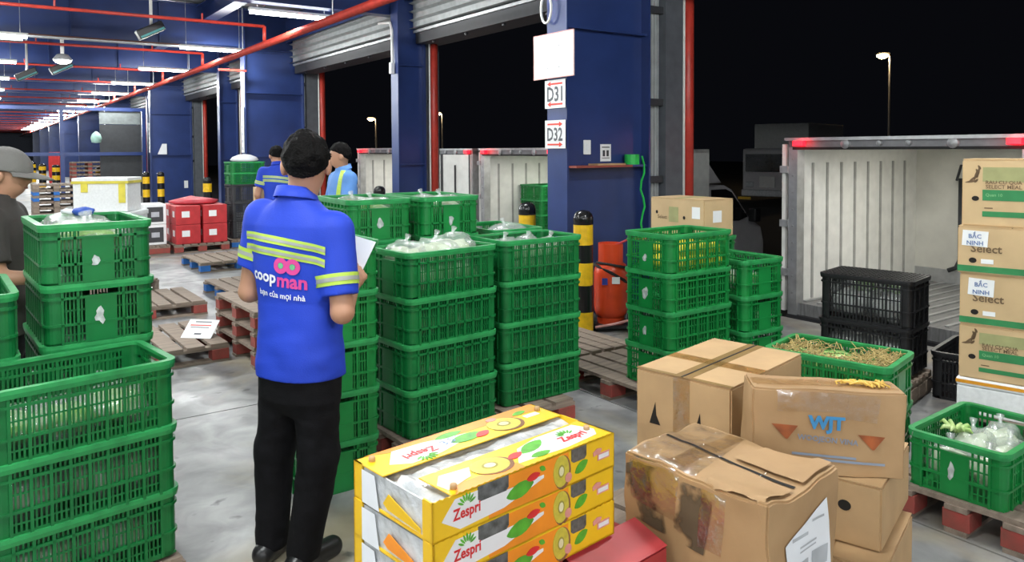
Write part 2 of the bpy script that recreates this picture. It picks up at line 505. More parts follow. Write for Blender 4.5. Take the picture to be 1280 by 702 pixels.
# tube lamps
tube_m = mat('lamp_tube', (1, 1, 1), 0.4, var=0, emit=(0.97, 1.0, 0.99), estr=26.0)
lamp_data = bpy.data.lights.new('tube_light', 'AREA')
lamp_data.shape = 'RECTANGLE'; lamp_data.size = 1.15; lamp_data.size_y = 0.12
lamp_data.energy = LAMP_W*.62; lamp_data.color = (0.96, 1.0, 0.985)
lamp_up = bpy.data.lights.new('tube_light_up', 'AREA')
lamp_up.shape = 'RECTANGLE'; lamp_up.size = 1.15; lamp_up.size_y = 0.09
lamp_up.energy = LAMP_W*.035; lamp_up.color = (0.96, 1.0, 0.985)
lamp_dock = lamp_data.copy(); lamp_dock.energy = LAMP_W*.80
lamp_data.energy = LAMP_W*.50
def drop_lights(t):
    for c in list(t.children):
        if c.type == 'LIGHT': bpy.data.objects.remove(c, do_unlink=True)
def make_lamp():
    t = thing('tube_lamp', '', 'lamp', None, 'ceiling tube lamps')
    MB().box(-.62,.62,-.045,.045,.055,.10).build('housing', white_panel, t, bevel=.01)
    MB().tube([(-.60,-.025,.03),(.60,-.025,.03)], .02, 10).build('lamp_tube', tube_m, t, smooth=True)
    MB().tube([(-.60,.025,.03),(.60,.025,.03)], .02, 10).build('lamp_tube', tube_m, t, smooth=True)
    for x in (-.5, .5):
        MB().tube([(x,0,.10),(x,0,.95)], .006, 6).build('suspension_wire', galv, t)
    for (ld, loc, rx) in ((lamp_data, (0,-.03,-.005), -42), (lamp_data, (0,.03,-.005), 42), (lamp_up, (0,0,.12), 180)):
        l = bpy.data.objects.new('light_source', ld); C.objects.link(l); l.parent = t; l.location = loc; l.rotation_euler = (R(rx),0,0)
    return t
proto = None
for r, L in enumerate((-.72, -4.4, -8.0, -11.6)):
    for j in range(-4, 16):
        s = 5.5 + 4.55*j
        if proto is None: t = proto = make_lamp()
        else: t = copy_tree(proto)
        t.matrix_basis = BM @ TR(L, s, 3.60)
        if s > 80 or (r == 3 and s > 16) or (r == 2 and s > 30): drop_lights(t)
        elif r == 0:
            for c in t.children:
                if c.type == 'LIGHT' and c.data == lamp_data: c.data = lamp_dock
        if r == 0 and j >= 0:
            nm = ['nearest', 'second', 'third', 'fourth', 'fifth', 'sixth']
            t['label'] = ('lit white tube lamp along the red sprinkler main, %s from the camera in view' % nm[j]) if j < 6 else 'small far lit tube lamp deep in the hall'
        elif r == 0: t['label'] = 'white tube lamp above the crates, out of view'
        elif r == 1 and j >= 1: t['label'] = ('lit white tube lamp cut by the left picture edge, %s from the top' % ['', 'first', 'second', 'third'][j]) if j < 4 else 'small far lit tube lamp deep in the hall'
        else: t['label'] = 'white tube lamp in the hall left of view'
# swivel floodlights hanging from the roof
for i, (L, s, z) in enumerate(((-2.15, 8.2, 3.62), (-3.05, 13.0, 3.40), (-3.6, 14.6, 3.36))):
    t = thing('floodlight', ['black box floodlight hung by a pale pole near the red branch pipe', 'small black hanging floodlight left of the tube lamps, nearer of two', 'small black hanging floodlight left of the tube lamps, farther of two'][i], 'floodlight', BM @ TR(L, s, z), 'hanging floodlights')
    MB().tube([(0,0,.1),(0,0,1.0)], .025, 8).build('pole', white_panel, t)
    MB().box(-.22,.22,-.10,.10,-.05,.11).build('housing', black_pl, t, bevel=.02, M=Matrix.Rotation(R(-28),4,'Y'))
    MB().box(-.20,.20,-.108,-.10,-.035,.0).build('glass', mat('teal_glass', (.1,.3,.3), .1), t, M=Matrix.Rotation(R(-28),4,'Y'))
t = thing('high_bay_lamp', 'bright oval high bay lamp on a short pale pole', 'lamp', BM @ TR(-3.15, 11.6, 3.42))
MB().tube([(0,0,.1),(0,0,1.1)], .03, 8).build('pole', white_panel, t)
MB().lathe([(.02,.14),(.10,.12),(.17,.03),(.17,.01)], n=18).build('shade', galv, t, smooth=True)
MB().lathe([(.155,.005),(.13,-.03),(.06,-.06),(.01,-.065)], n=18).build('bulb', mat('bulb', (1,1,1), .4, var=0, emit=(1,1,.96), estr=8), t, smooth=True)

# ------------------------------------------------------------------ frame gate deep in the hall
g = thing('steel_gate_frame', 'blue steel frame with dark sheet panel across the hall far left', 'gate', BM @ TR(.72, 24.5))
for L in (-.35, -2.9, -5.5):
    MB().box(L-.06,L+.06,-.06,.06,0,3.2).build('post', blue_paint, g)
for z in (1.52, 3.08):
    MB().box(-9.5,-.41,-.04,.04,z,z+.12).build('crossbar', blue_paint, g)
MB().box(-1.75,-.45,.05,.08,.05,2.6).build('sheet_panel', mat('charcoal_sheet', (.03,.032,.036), .6), g)
MB().box(-1.75,-.45,.05,.08,2.62,3.06).build('upper_panel', mat('grey_sheet', (.16,.18,.18), .5), g)

# ------------------------------------------------------------------ signs and fittings on the column with the door numbers
red_ink = mat('red_ink', (.75,.06,.035), .55)
def flange_sign(name, label, w, h, z, s0, L=-.012):
    """sign facing the hall, on the plane L, starting at s0 (left) going towards lower s"""
    t = thing(name, label, 'sign', BM @ Matrix.Translation((L, s0, z)))
    fr = (Vector((0,0,0)), Vector((0,-1,0)), Vector((0,0,1)), Vector((-1,0,0)))
    MB().box(-.006,0,-w,0,0,h).build('board', white_m, t)
    return t, fr
OFF = .0085
t, fr = flange_sign('blank_board', 'large blank white board with pale red edge above the door numbers', .62, .43, 2.33, .47, -.03)
for a in (rect(0,.62,0,.008), rect(0,.62,.422,.43), rect(0,.008,0,.43), rect(.612,.62,0,.43)):
    decal('red_edge', fr, a, mat('pale_red', (.7,.35,.33), .6), t, OFF)
for x in (.22, .40):
    for y in (.1, .3): decal('screw', fr, ell(x, y, .008, .008), galv, t, OFF)
def arrow(y, right, x0=.04, x1=.27):
    p = [(x0,y-.008),(x1-.05,y-.008),(x1-.05,y-.024),(x1,y),(x1-.05,y+.024),(x1-.05,y+.008),(x0,y+.008)]
    return p if right else [(x0+x1-a, b) for a, b in reversed(p)]
for (nm, z, right) in (('D31', 2.045, False), ('D32', 1.66, True)):
    t, fr = flange_sign('door_number_sign', 'white sign reading %s with red arrows pointing %s' % (nm, 'right' if right else 'left'), .31, .27, z, .315)
    t['group'] = 'door number signs'
    decal('arrow', fr, arrow(.232, right), red_ink, t, OFF); decal('arrow', fr, arrow(.038, right), red_ink, t, OFF)
    text('lettering', nm, fr, .155, .135, .235, ink_grey, t, off=OFF, bold=.02, hscale=1.25)
for (k, nm) in ((1, 'C3'), (2, 'C5')):
    t, fr = flange_sign('door_number_sign', ['tall strip of white number placards on the blue column above the far green crates', 'tall strip of white number placards on the column with striped bollards'][k-1], .2, .95, 1.62, 10.5*k+.25)
    t['group'] = 'door number strips'
    for q in range(6):
        decal('number_bar', fr, rect(.05,.15,.05+q*.15,.12+q*.15), mat('pale_ink', (.45,.46,.5), .6), t, OFF)
# wall socket, poster, shelf, tape and rope on the web
def webthing(name, label, cat, L, z, s=.085):
    return thing(name, label, cat, BM @ Matrix.Translation((L, s, z)))
t = webthing('switch_plate', 'small white switch plate on the blue column web', 'switch', .27, 1.60)
MB().box(0,.09,-.012,0,0,.14).build('plate', white_m, t, bevel=.004)
MB().box(.03,.06,-.018,-.012,.04,.10).build('rocker', paper_m, t)
t = webthing('notice', 'small black and white notice above the column shelf', 'notice', .49, 1.53)
MB().box(0,.14,-.004,0,0,.17).build('sheet', white_m, t)
frn = (Vector((0,-.004,0)), Vector((1,0,0)), Vector((0,0,1)), Vector((0,-1,0)))
for a in (rect(.02,.12,.135,.145), rect(.03,.06,.05,.11), rect(.08,.11,.05,.11), rect(.02,.12,.03,.036)):
    decal('print', frn, a, ink_m, t)
t = webthing('column_shelf', 'narrow red-brown shelf board across the blue column', 'shelf', .02, 1.475, .085)
MB().box(.0,.72,-.20,.0,0,.02).build('board', mat('red_brown_board', (.30,.07,.05), .6), t)
MB().box(.30,.66,-.16,-.02,.02,.036).build('cardboard_sheet', card_m, t)
t = webthing('tape_roll', 'bright green roll of tape on the column shelf', 'tape', .84, 1.497, .0)
MB().lathe([(.03,0),(.075,0),(.075,.10),(.03,.10),(.03,0)], n=20).build('roll', mat('lime_plastic', (.02,.50,.08), .35), t)
MB().box(-.14,.06,-.10,.08,-.022,0).build('ledge', blue_paint, t)
pts = [(0.93+.02*math.sin(i*1.3), -.06+.012*math.cos(i*1.7), 1.58-.085*i) for i in range(14)]
tag(MB().tube(pts, .011, 6).build('green_string', mat('lime_plastic', (.02,.50,.08), .35), M=BM @ Matrix.Translation((0, 0.0, 0))), 'bright green plastic string hanging down the blue column edge', 'string')
# white cable loop at column tops
tag(MB().tube([(-.03, .22-.08*math.sin(a), 3.02+.14*math.cos(a)) for a in [i*.35 for i in range(19)]], .012, 6).build('cable_loop', white_panel, M=BM @ Matrix.Translation((-.02,.03,-.02))), 'white cable loop at the top of the sign column', 'cable')
tag(MB().tube([(.72,5.6,3.66),(.72,5.2,3.62),(.72,5.14,3.5),(.72,5.13,3.0)], .02, 6).build('conduit', white_panel, M=BM), 'white conduit bending down the slim blue column', 'conduit')
tag(MB().box(.68,.74,5.09,5.17,2.83,3.0).build('switch_box', white_m, M=BM, bevel=.006), 'white switch box under conduit on slim blue column', 'switch')

# ------------------------------------------------------------------ bollards
def bollard(x, y, label, h=1.10, r=.088):
    t = thing('bollard', label, 'bollard', TR(x, y), 'striped bollards')
    zs = [0, .22, .46, .68, .95]
    for i in range(4):
        MB().lathe([(r, zs[i]), (r, zs[i+1])], n=20).build('yellow_band' if i % 2 == 1 or i == 3 else 'black_band', yellow_m if i in (0, 1, 3) and i != 0 else black_m, t, smooth=False)
    MB().lathe([(r+.002,.95),(r+.002,1.03),(r*.9,1.07),(r*.6,1.095),(.01,1.105)], n=20).build('dome_cap', black_m, t, smooth=True)
    return t
def bollard2(x, y, label, r=.088):
    t = thing('bollard', label, 'bollard', TR(x, y), 'striped bollards')
    for (a, b, m, nm) in ((0,.20,yellow_m,'yellow_band'),(.20,.44,black_m,'black_band'),(.44,.64,yellow_m,'yellow_band'),(.64,.80,black_m,'black_band'),(.80,.98,yellow_m,'yellow_band')):
        MB().lathe([(r, a), (r, b)], n=20).build(nm, m, t)
    MB().lathe([(r+.002,.98),(r+.002,1.04),(r*.9,1.075),(r*.6,1.10),(.01,1.11)], n=20).build('dome_cap', black_m, t, smooth=True)
    return t
bollard2(.635, 6.80, 'yellow and black striped bollard beside the orange gas cylinder')
bollard2(.155, 7.85, 'yellow bollard with black cap left of the sign column')
bollard2(-2.02, 11.6, 'bollard with only its black cap showing left of the slim blue column')
bollard2(-9.75, 20.3, 'left of the paired striped bollards at the far blue column')
bollard2(-9.45, 20.5, 'right of the paired striped bollards at the far blue column')
bollard2(-6.4, 16.0, 'striped bollard by the dark far doorway right of the blue wall')
for i, (px, d) in enumerate(((70, 33), (53, 36), (41, 42), (32, 48), (25, 54), (125, 27.8))):
    bollard2((px-640)/FPX*d, d, 'tiny far striped bollard, number %s from the right in the row above the cap brim' % ['one', 'two', 'three', 'four', 'five', 'six'][i] if i < 5 else 'far yellow bollard behind the red pallet stack', .15)

# ------------------------------------------------------------------ trucks
red_led = mat('red_led', (1,.1,.1), .3, var=0, emit=(1,.0,.008), estr=5)
bed_m = mat('truck_bed', (.30,.30,.30), .45, .3, col2=(.16,.16,.16), scale=6, stretch=(1,8,1))
cab_m = mat('cab_paint', (.55,.53,.54), .35, var=.04)
glass_m = mat('dark_glass', (.012,.013,.015), .08)
red_data = bpy.data.lights.new('red_marker_light', 'POINT'); red_data.energy = .9; red_data.color = (1,.02,.03); red_data.shadow_soft_size = .04
fill_light_data = bpy.data.lights.new('added_fill_light', 'AREA'); fill_light_data.shape = 'RECTANGLE'; fill_light_data.size = .9; fill_light_data.size_y = .05  # unseen ceiling strip, added to brighten the inside of the open trucks
fill_light_data.energy = 12.0; fill_light_data.color = (1,.97,.88)
fill_glow_m = mat('added_fill_glow', (1,1,1), .4, var=0, emit=(1,.97,.88), estr=6)
def truck(label, s0, width, depth, ztop, lit, closed=False, zb=.08, cab=True, doors=True):
    """box truck backed to the dock; x into the box, y to the right (lower s)"""
    M = BM @ Matrix.Translation((2.25, s0, 0)) @ Matrix.Scale(-1, 4, (0,1,0))
    M = BM @ Matrix.Translation((2.25, s0 - width, 0))
    t = thing('box_truck', label, 'truck', M, 'box trucks at the dock')
    W = width; T = .07                       # y runs from right (0) to left (W)
    MB().box(0,depth,-.0,W,zb-.12,zb).build('bed', bed_m, t)
    for q in range(14):
        y = .1+(W-.2)*q/13
        MB().box(.1,depth-.08,y-.018,y+.018,zb,zb+.012).build('floor_rib', alu, t)
    lw = MB().box(.08,depth,W-T,W,zb,ztop).build('left_wall', white_panel, t)
    nr = max(5, int(depth/.30))
    for q in range(nr):
        x = .25+(depth-.35)*q/nr
        MB().box(x,x+.03,W-T-.012,W-T,zb+.02,ztop-.22).build('wall_rib', mat('grey_rib', (.38,.38,.36), .5), lw)
    MB().box(.08,depth,0,T,zb,ztop).build('right_wall', white_panel, t)
    fw = MB().box(depth-.06,depth,T,W-T,zb,ztop).build('front_wall', white_dirty, t)
    MB().box(depth-.075,depth-.06,T,W-T,zb,zb+.16).build('kick_plate', alu, fw)
    MB().box(0.04,depth,0,W,ztop-.06,ztop).build('roof', white_panel, t)
    for (a, b) in ((0,.10),(W-.10,W)):
        p = MB().box(-.04,.08,a,b,zb-.12,ztop+.01).build('rear_pillar', alu, t)
        for q in range(9):
            MB().tube([(-.048,(a+b)/2,zb+.1+q*.17),(-.038,(a+b)/2,zb+.1+q*.17)], .010, 6).build('rivet', galv, p)
    hd = MB().box(-.04,.08,.0,W,ztop-.06,ztop+.005).build('header', mat('header_grey', (.22,.22,.23), .4, .4), t)
    MB().box(-.07,.06,-.03,W+.03,ztop+.005,ztop+.035).build('drip_rail', alu, hd)
    MB().box(-.05,-.03,.05,W-.05,ztop-.085,ztop-.06).build('seal_strip', rubber, hd)
    MB().box(-.06,.06,.0,W,zb-.22,zb-.12).build('bumper_beam', steel_dark, t)
    for y in (.14, W-.14):
        MB().box(-.10,-.04,y-.055,y+.055,ztop-.05,ztop+.004).build('red_marker_lamp', red_led, hd, bevel=.008)
        if lit:
            l = bpy.data.objects.new('light_source', red_data); C.objects.link(l); l.parent = hd; l.location = (-.16, y, ztop-.02)
    for f in (.28, .72):
        MB().lathe([(.05,0),(.045,.02),(.01,.03)], n=14).build('dull_marker_lamp', galv, hd, M=Matrix.Translation((-.04, W*f, ztop-.03)) @ Matrix.Rotation(R(-90),4,'Y'))
    for f in (.45, .57):
        MB().lathe([(.028,0),(.025,.02),(.005,.025)], n=12).build('small_lamp', galv, hd, M=Matrix.Translation((-.04, W*f, ztop-.025)) @ Matrix.Rotation(R(-90),4,'Y'))
    if lit:
        st = MB().box(.5,1.4,W/2-.03,W/2+.03,ztop-.085,ztop-.062).build('added_fill_strip', fill_glow_m, t)  # added glowing strip hidden behind the header, fill for the box interior
        l = bpy.data.objects.new('light_source', fill_light_data); C.objects.link(l); l.parent = st; l.location = (.95,W/2,ztop-.09)
    if closed:
        for (a, b) in ((.04, W/2-.01), (W/2+.01, W-.04)):
            d = MB().box(-.07,-.03,a,b,zb,ztop-.07).build('rear_door', white_panel, t)
            MB().tube([(-.085,(a+b)/2,zb+.05),(-.085,(a+b)/2,ztop-.25)], .014, 8).build('lock_rod', dark_grey, d)
            MB().box(-.075,-.065,a,b,zb+.02,zb+.12).build('bottom_plate', galv, d)
            for e in (a, b-.03): MB().box(-.078,-.07,e,e+.03,zb,ztop-.07).build('seal', steel_dark, d)
    elif doors:
        d = MB().box(-.02,1.05,W+.05,W+.09,zb-.10,ztop-.03).build('open_door', white_panel, t)
        for z in (.35, .85, 1.4):
            MB().box(-.06,.02,W,W+.09,z,z+.07).build('hinge', galv, d)
        d = MB().box(-.02,1.05,-.09,-.05,zb-.10,ztop-.03).build('open_door', white_panel, t)
        for z in (.35, .85, 1.4):
            MB().box(-.06,.02,-.09,0,z,z+.07).build('hinge', galv, d)
    # chassis and wheels
    MB().box(.1,depth+1.3,W*.3,W*.36,-.45,-.10).build('chassis_rail', steel_dark, t)
    MB().box(.1,depth+1.3,W*.64,W*.70,-.45,-.10).build('chassis_rail', steel_dark, t)
    for x in (depth*.3, depth+.85):
        for y in (.02, W-.24):
            w = MB().tube([(x,y,-.59),(x,y+.22,-.59)], .36, 22).build('wheel', rubber, t)
            MB().tube([(x,y-.004,-.59),(x,y+.224,-.59)], .19, 16).build('rim', galv, w)
    if cab:
        x = depth+.06
        prof = [(x,-.5),(x,1.02),(x+.42,1.03),(x+.62,.95),(x+1.12,.42),(x+1.42,.26),(x+1.50,.0),(x+1.50,-.55)]
        MB().prism(prof, 'y', .08, W-.08).build('cab', cab_m, t, bevel=.03)
        MB().prism([(x,1.04),(x+.02,ztop-.06),(x+.12,ztop-.08),(x+.62,1.05)], 'y', .3, W-.12).build('wind_deflector', cab_m, t, bevel=.02)
        for (y0, y1) in ((.065,.08),(W-.08,W-.065)):
            MB().prism([(x+.08,.42),(x+.08,.96),(x+.44,.96),(x+.60,.90),(x+1.02,.46),(x+.8,.40)], 'y', y0, y1).build('side_window', glass_m, t)
            MB().box(x+.30,x+.46,y0-.003,y1+.003,.12,.16).build('door_handle', black_pl, t)
        MB().add([(x+.66,.2,.945),(x+1.12,.2,.455),(x+1.12,W-.2,.455),(x+.66,W-.2,.945)], [(0,1,2,3)]).build('windscreen', glass_m, t, M=Matrix.Translation((.035,0,.03)))
        m = MB().box(x+.95,x+1.10,-.16,.0,.38,.62).build('mirror', black_pl, t, bevel=.03)
        MB().tube([(x+1.0,.1,.5),(x+1.02,-.02,.48)], .02, 8).build('mirror_arm', black_pl, t)
        MB().box(x+1.02,x+1.10,W,W+.14,.38,.62).build('mirror', black_pl, t, bevel=.03)
        for y in (.25, W-.45): MB().box(x+1.48,x+1.52,y,y+.2,-.2,-.05).build('headlamp', glass_m, t, bevel=.01)
    return t
tr = truck('open white box truck with red lamps and grey ribbed inner wall at the right door', -.85, 2.22, 2.42, 1.72, True, cab=False)
MB().tube([(2.30,1.62,1.45),(2.20,1.62,1.28)], .014, 8).build('drain_hose', dark_grey, tr)
MB().tube([(2.30,1.62,1.30),(2.30,1.62,.38),(2.30,1.66,.28),(2.28,1.74,.24)], .026, 8).build('drain_hose', dark_grey, tr, smooth=True)
for q in range(6): MB().box(2.2+.0,2.36,.3+q*.22,.46+q*.22,1.628,1.645).build('ceiling_vent_slot', dark_grey, tr)
truck('open white box truck with green crates inside, just left of the sign column', 4.95, 2.05, 3.15, 1.64, True)
truck('white box truck with closed rear doors behind the slim blue column', 7.15, 1.95, 3.0, 1.64, False, closed=True)
truck('open white box truck behind the worker in the light blue shirt', 9.85, 2.05, 3.0, 1.66, True)

# distant truck standing in the dark yard
t = thing('parked_truck', 'dim parked truck facing the dock in the dark yard', 'truck', TR(11.4, 34, -.95, R(-38)))
MB().box(-1.15,1.15,.0,1.6,.55,2.6).build('cab', cab_m, t, bevel=.1)
MB().box(-1.25,1.25,1.75,7.5,.9,3.75).build('cargo_box', white_panel, t, bevel=.03)
MB().box(-1.0,1.0,-.03,.0,1.55,2.35).build('windscreen', glass_m, t, bevel=.01)
MB().box(-.35,.35,-.05,.0,.85,1.35).build('grille', white_panel, t, bevel=.02)
MB().box(-1.15,1.15,-.12,.0,.45,.75).build('bumper', galv, t, bevel=.03)
for x in (-.8,.8):
    MB().box(x-.18,x+.18,-.05,.0,.85,1.1).build('headlamp', galv, t, bevel=.02)
    for y in (.7, 5.8): MB().tube([(x-.12,y,.45),(x+.3*(1 if x>0 else -.4),y,.45)], .45, 18).build('wheel', rubber, t)
MB().box(-1.3,-.7,-.15,-.13,.3,.42).build('number_plate', yellow_m, t)

# street lamps
def street_lamp(px, py, d, h0, label, power):
    x = (px-640)/FPX*d; z = CAM_H + (187-py)/FPX*d + (px-640)*.0052/FPX*d*0
    t = thing('street_lamp', label, 'street lamp', TR(x, d, -.95), 'yard lamps')
    H = z + .95
    MB().tube([(0.35,0,0),(0.35,0,H)], [.09,.06], 8).build('pole', galv, t)
    MB().tube([(.35,0,H),(.0,0,H+.12)], .04, 6).build('arm', galv, t)
    MB().box(-.5,.3,-.2,.2,H+.07,H+.2).build('housing', galv, t, bevel=.02)
    MB().lathe([(.34,.05),(.32,-.06),(.15,-.16),(.01,-.20)], (-.12,0,H+.02), 14).build('bulb', mat('sodium_bulb', (1,.8,.5), .4, var=0, emit=(1,.62,.25), estr=60), t, smooth=True)
    l = bpy.data.lights.new('sodium_light', 'POINT'); l.energy = power; l.color = (1,.72,.4); l.shadow_soft_size = .2
    o = bpy.data.objects.new('light_source', l); C.objects.link(o); o.parent = t; o.location = (-.12,0,H-.2)
    return t
street_lamp(1104, 73, 48, 0, 'lit street lamp on a tall pole above the right truck', 300)
street_lamp(466, 148, 75, 0, 'far warm yard lamp left of the slim blue column', 250)
street_lamp(549, 142, 75, 0, 'far warm yard lamp right of the slim blue column', 250)
# ------------------------------------------------------------------ plastic crates
def rrect(l, w, r, n=5):
    pts = []
    for (sx, sy, a0) in ((1,1,0),(-1,1,90),(-1,-1,180),(1,-1,270)):
        cx, cy = sx*(l/2-r), sy*(w/2-r)
        for i in range(n+1):
            a = R(a0 + 90*i/n)
            pts.append((cx + r*math.cos(a), cy + r*math.sin(a)))
    return pts
def ring(mb, L, W, r, prof):
    """closed profile of (inset, z) swept round a rounded rectangle"""
    loops = [rrect(L-2*o, W-2*o, max(r-o, .004)) for o, z in prof]
    n = len(loops[0]); k = len(prof)
    vs = [(loops[j][i][0], loops[j][i][1], prof[j][1]) for j in range(k) for i in range(n)]
    fs = [(j*n+i, j*n+(i+1) % n, ((j+1) % k)*n+(i+1) % n, ((j+1) % k)*n+i) for j in range(k) for i in range(n)]
    mb.add(vs, fs)
def crate_meshes(key, L, W, H, m, mr, lid=False, fine=True, panel_on='short'):
    out = {}
    b = MB()
    ring(b, L, W, .05, [(0,H),(.0,H-.014),(.004,H-.03),(.010,H-.03),(.012,H-.012),(.026,H-.012),(.026,H)])
    out['rim'] = b.mesh(key+'_rim', mr)
    b = MB()
    i0 = .014
    for (z0, z1, o) in ((H-.062,H-.052,.006),(H*.33,H*.33+.010,.006),(0,.018,.014)):
        ring(b, L, W, .05, [(o,z1),(o,z0),(i0+.008,z0),(i0+.008,z1)])
    for z in (H*.56, H*.17):
        ring(b, L, W, .05, [(i0+.001,z+.006),(i0+.001,z),(i0+.006,z),(i0+.006,z+.006)])
    ring(b, L, W, .05, [(i0,H-.012),(i0,H-.030),(i0+.007,H-.030),(i0+.007,H-.012)])
    hoop = b
    # corner posts
    b = MB()
    for (sx, sy) in ((1,1),(-1,1),(-1,-1),(1,-1)):
        outer = []; inner = []
        a0 = {(1,1):0,(-1,1):90,(-1,-1):180,(1,-1):270}[(sx,sy)]
        for (lst, o) in ((outer, i0), (inner, i0+.008)):
            r = .05-o; cx, cy = sx*(L/2-.05), sy*(W/2-.05)
            arc = [(cx+r*math.cos(R(a0+90*i/5)), cy+r*math.sin(R(a0+90*i/5))) for i in range(6)]
            d0 = (math.cos(R(a0-90))*.022, math.sin(R(a0-90))*.022); d1 = (math.cos(R(a0+180))*.022, math.sin(R(a0+180))*.022)
            lst += [(arc[0][0]+d0[0], arc[0][1]+d0[1])] + arc + [(arc[-1][0]+d1[0], arc[-1][1]+d1[1])]
        out['corner_post_%d' % len(out)] = MB().prism(outer + inner[::-1], 'z', .0, H-.01).mesh(key+'_corner', m)
    # lattice
    b = hoop
    def side(n, length, fx, gap):
        pitch = length/n
        for q in range(n+1):
            p = -length/2 + pitch*q
            if abs(p) < gap: continue
            big = (q % 4 == 0)
            w = .010 if big else (.0065 if fine else .008)
            d0, d1 = (i0-.008, i0+.007) if big else (i0+.001, i0+.006)
            for sgn in (-1, 1): fx(b, p, w, d0, d1, sgn)
    def fl(b, p, w, d0, d1, sgn):
        y0, y1 = sgn*(W/2-d0), sgn*(W/2-d1)
        b.box(p-w/2, p+w/2, min(y0,y1), max(y0,y1), .004, H-.014)
    def fs_(b, p, w, d0, d1, sgn):
        y0, y1 = sgn*(L/2-d0), sgn*(L/2-d1)
        b.box(min(y0,y1), max(y0,y1), p-w/2, p+w/2, .004, H-.014)
    side(32 if fine else 20, L-.145, fl, .062 if panel_on == 'long' else 0)
    side(20 if fine else 12, W-.145, fs_, .062 if panel_on == 'short' else 0)
    out['lattice'] = b.mesh(key+'_lattice', m)
    b = MB()
    b.box(-L/2+.02, L/2-.02, -W/2+.02, W/2-.02, .002, .010)
    out['base'] = b.mesh(key+'_base', m)
    if panel_on:
        b = MB()
        if panel_on == 'short':
            b.box(-L/2+i0-.006, -L/2+i0+.002, -.058, .058, .012, H-.062)
        else:
            b.box(-.058, .058, -W/2+i0-.006, -W/2+i0+.002, .012, H-.062)
        out['end_panel'] = b.mesh(key+'_panel', m)
        b = MB()
        if panel_on == 'short':
            b.box(L/2-i0-.002, L/2-i0+.006, -.058, .058, .012, H-.062)
        else:
            b.box(-.058, .058, W/2-i0-.002, W/2-i0+.006, .012, H-.062)
        out['end_panel2'] = b.mesh(key+'_panel', m)
    if lid:
        b = MB()
        for q in range(22):
            x = -L/2+.03+(L-.06)*q/21
            b.box(x-.006, x+.006, -W/2+.01, W/2-.01, H-.006, H+.002)
        for q in range(9):
            y = -W/2+.03+(W-.06)*q/8
            b.box(-L/2+.01, L/2-.01, y-.006, y+.006, H-.006, H+.003)
        out['lid'] = b.mesh(key+'_lid', m)
    return out
KIND = {
    'green': (crate_meshes('green', .61, .42, .25, green_pl, green_lit_rim), .25),
    'bright': (crate_meshes('bright', .61, .42, .25, green_pl2, green_lit_rim), .25),
    'coarse': (crate_meshes('coarse', .61, .42, .25, green_pl2, green_lit_rim, fine=False), .25),
    'low': (crate_meshes('low', .61, .42, .20, green_pl2, green_lit_rim, fine=False), .20),
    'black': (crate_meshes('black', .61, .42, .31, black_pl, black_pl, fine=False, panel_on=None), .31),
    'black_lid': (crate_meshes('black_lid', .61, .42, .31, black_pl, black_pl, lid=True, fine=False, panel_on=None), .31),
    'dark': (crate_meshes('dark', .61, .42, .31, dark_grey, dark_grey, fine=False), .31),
}
def sticker_pts(seed, w, h):
    rnd = random.Random(seed)
    return [((.5+.5*math.cos(a)*rnd.uniform(.45,1.15))*w, (.5+.5*math.sin(a)*rnd.uniform(.45,1.15))*h) for a in [i*2*math.pi/11 for i in range(11)]]
SEED = [0]
def crate(kind, M, label, group, stick=0):
    parts, H = KIND[kind]
    t = thing('plastic_crate', label, 'crate', M, group)
    for nm, me in parts.items():
        link('corner_post' if nm.startswith('corner') else nm.rstrip('2'), me, t)
    if stick:
        SEED[0] += 1
        fr = (Vector((-.305+.007, .0, 0)), Vector((0,-1,0)), Vector((0,0,1)), Vector((-1,0,0)))
        if stick == 2: fr = (Vector((.305-.007, .0, 0)), Vector((0,1,0)), Vector((0,0,1)), Vector((1,0,0)))
        pts = [(p[0]-.03, p[1]+.07) for p in sticker_pts(SEED[0], .035+.02*((SEED[0]*7) % 5)/4, .05+.035*((SEED[0]*3) % 4)/3)]
        o = decal('torn_label', fr, pts, mat('torn_label', (.46,.50,.48), .7, var=.25, scale=40), t, .003)
        o['label'] = 'torn white paper label'
    return t
ORD = ['topmost', 'second from the top', 'third from the top', 'fourth from the top', 'fifth from the top']
def stack(kind, P, theta, face, n, z0, where, stick=0, pitch=.24, top_desc=None):
    """a stack of crates; returns the crates, top first"""
    L, W = (.61, .42) if face == 'long' else (.42, .61)
    res = []
    for i in range(n):
        k = n-1-i
        M = place(P, theta, L, W, z0 + k*pitch)
        if face == 'short': M = M @ Matrix.Rotation(math.pi/2, 4, 'Z')
        M = M @ TR(random.uniform(-.004,.004), random.uniform(-.004,.004), 0, R(random.uniform(-.8,.8)))
        kd = kind if isinstance(kind, str) else kind[i]
        colour = {'black':'black', 'black_lid':'black', 'dark':'dark grey'}.get(kd, 'green')
        lab = '%s crate, %s in the stack %s' % (colour, ORD[i], where) if n > 1 else '%s plastic crate %s' % (colour, where)
        if i == 0 and top_desc: lab = top_desc
        res.append(crate(kd, M, lab, 'crates in the stack ' + where, stick))
    return res
stkA = stack('bright', (-.99, 3.50), 55, 'short', 5, 0, "at the front man's right elbow", 2)
stkB = stack('green', (-.537, 3.88), 50, 'long', 4, .15, 'directly behind the yellow fruit cartons')
stkB2 = stack('green', (-.055, 4.375), 55, 'long', 4, .15, 'just left of the striped bollard')
stkC = stack('bright', (-.95, 4.40), 57, 'short', 5, .15, "behind the front man's right shoulder", 1)
stkD = stack('bright', (-.55, 4.66), 57, 'short', 5, .15, 'in front of the slim blue column', 1)
stkE = stack('bright', (-.13, 4.975), 57, 'short', 4, .15, 'behind the crates left of the bollard')
stkF = stack('coarse', (.96, 4.64), 55, 'long', 4, .15, 'right of the orange gas cylinder', 1)
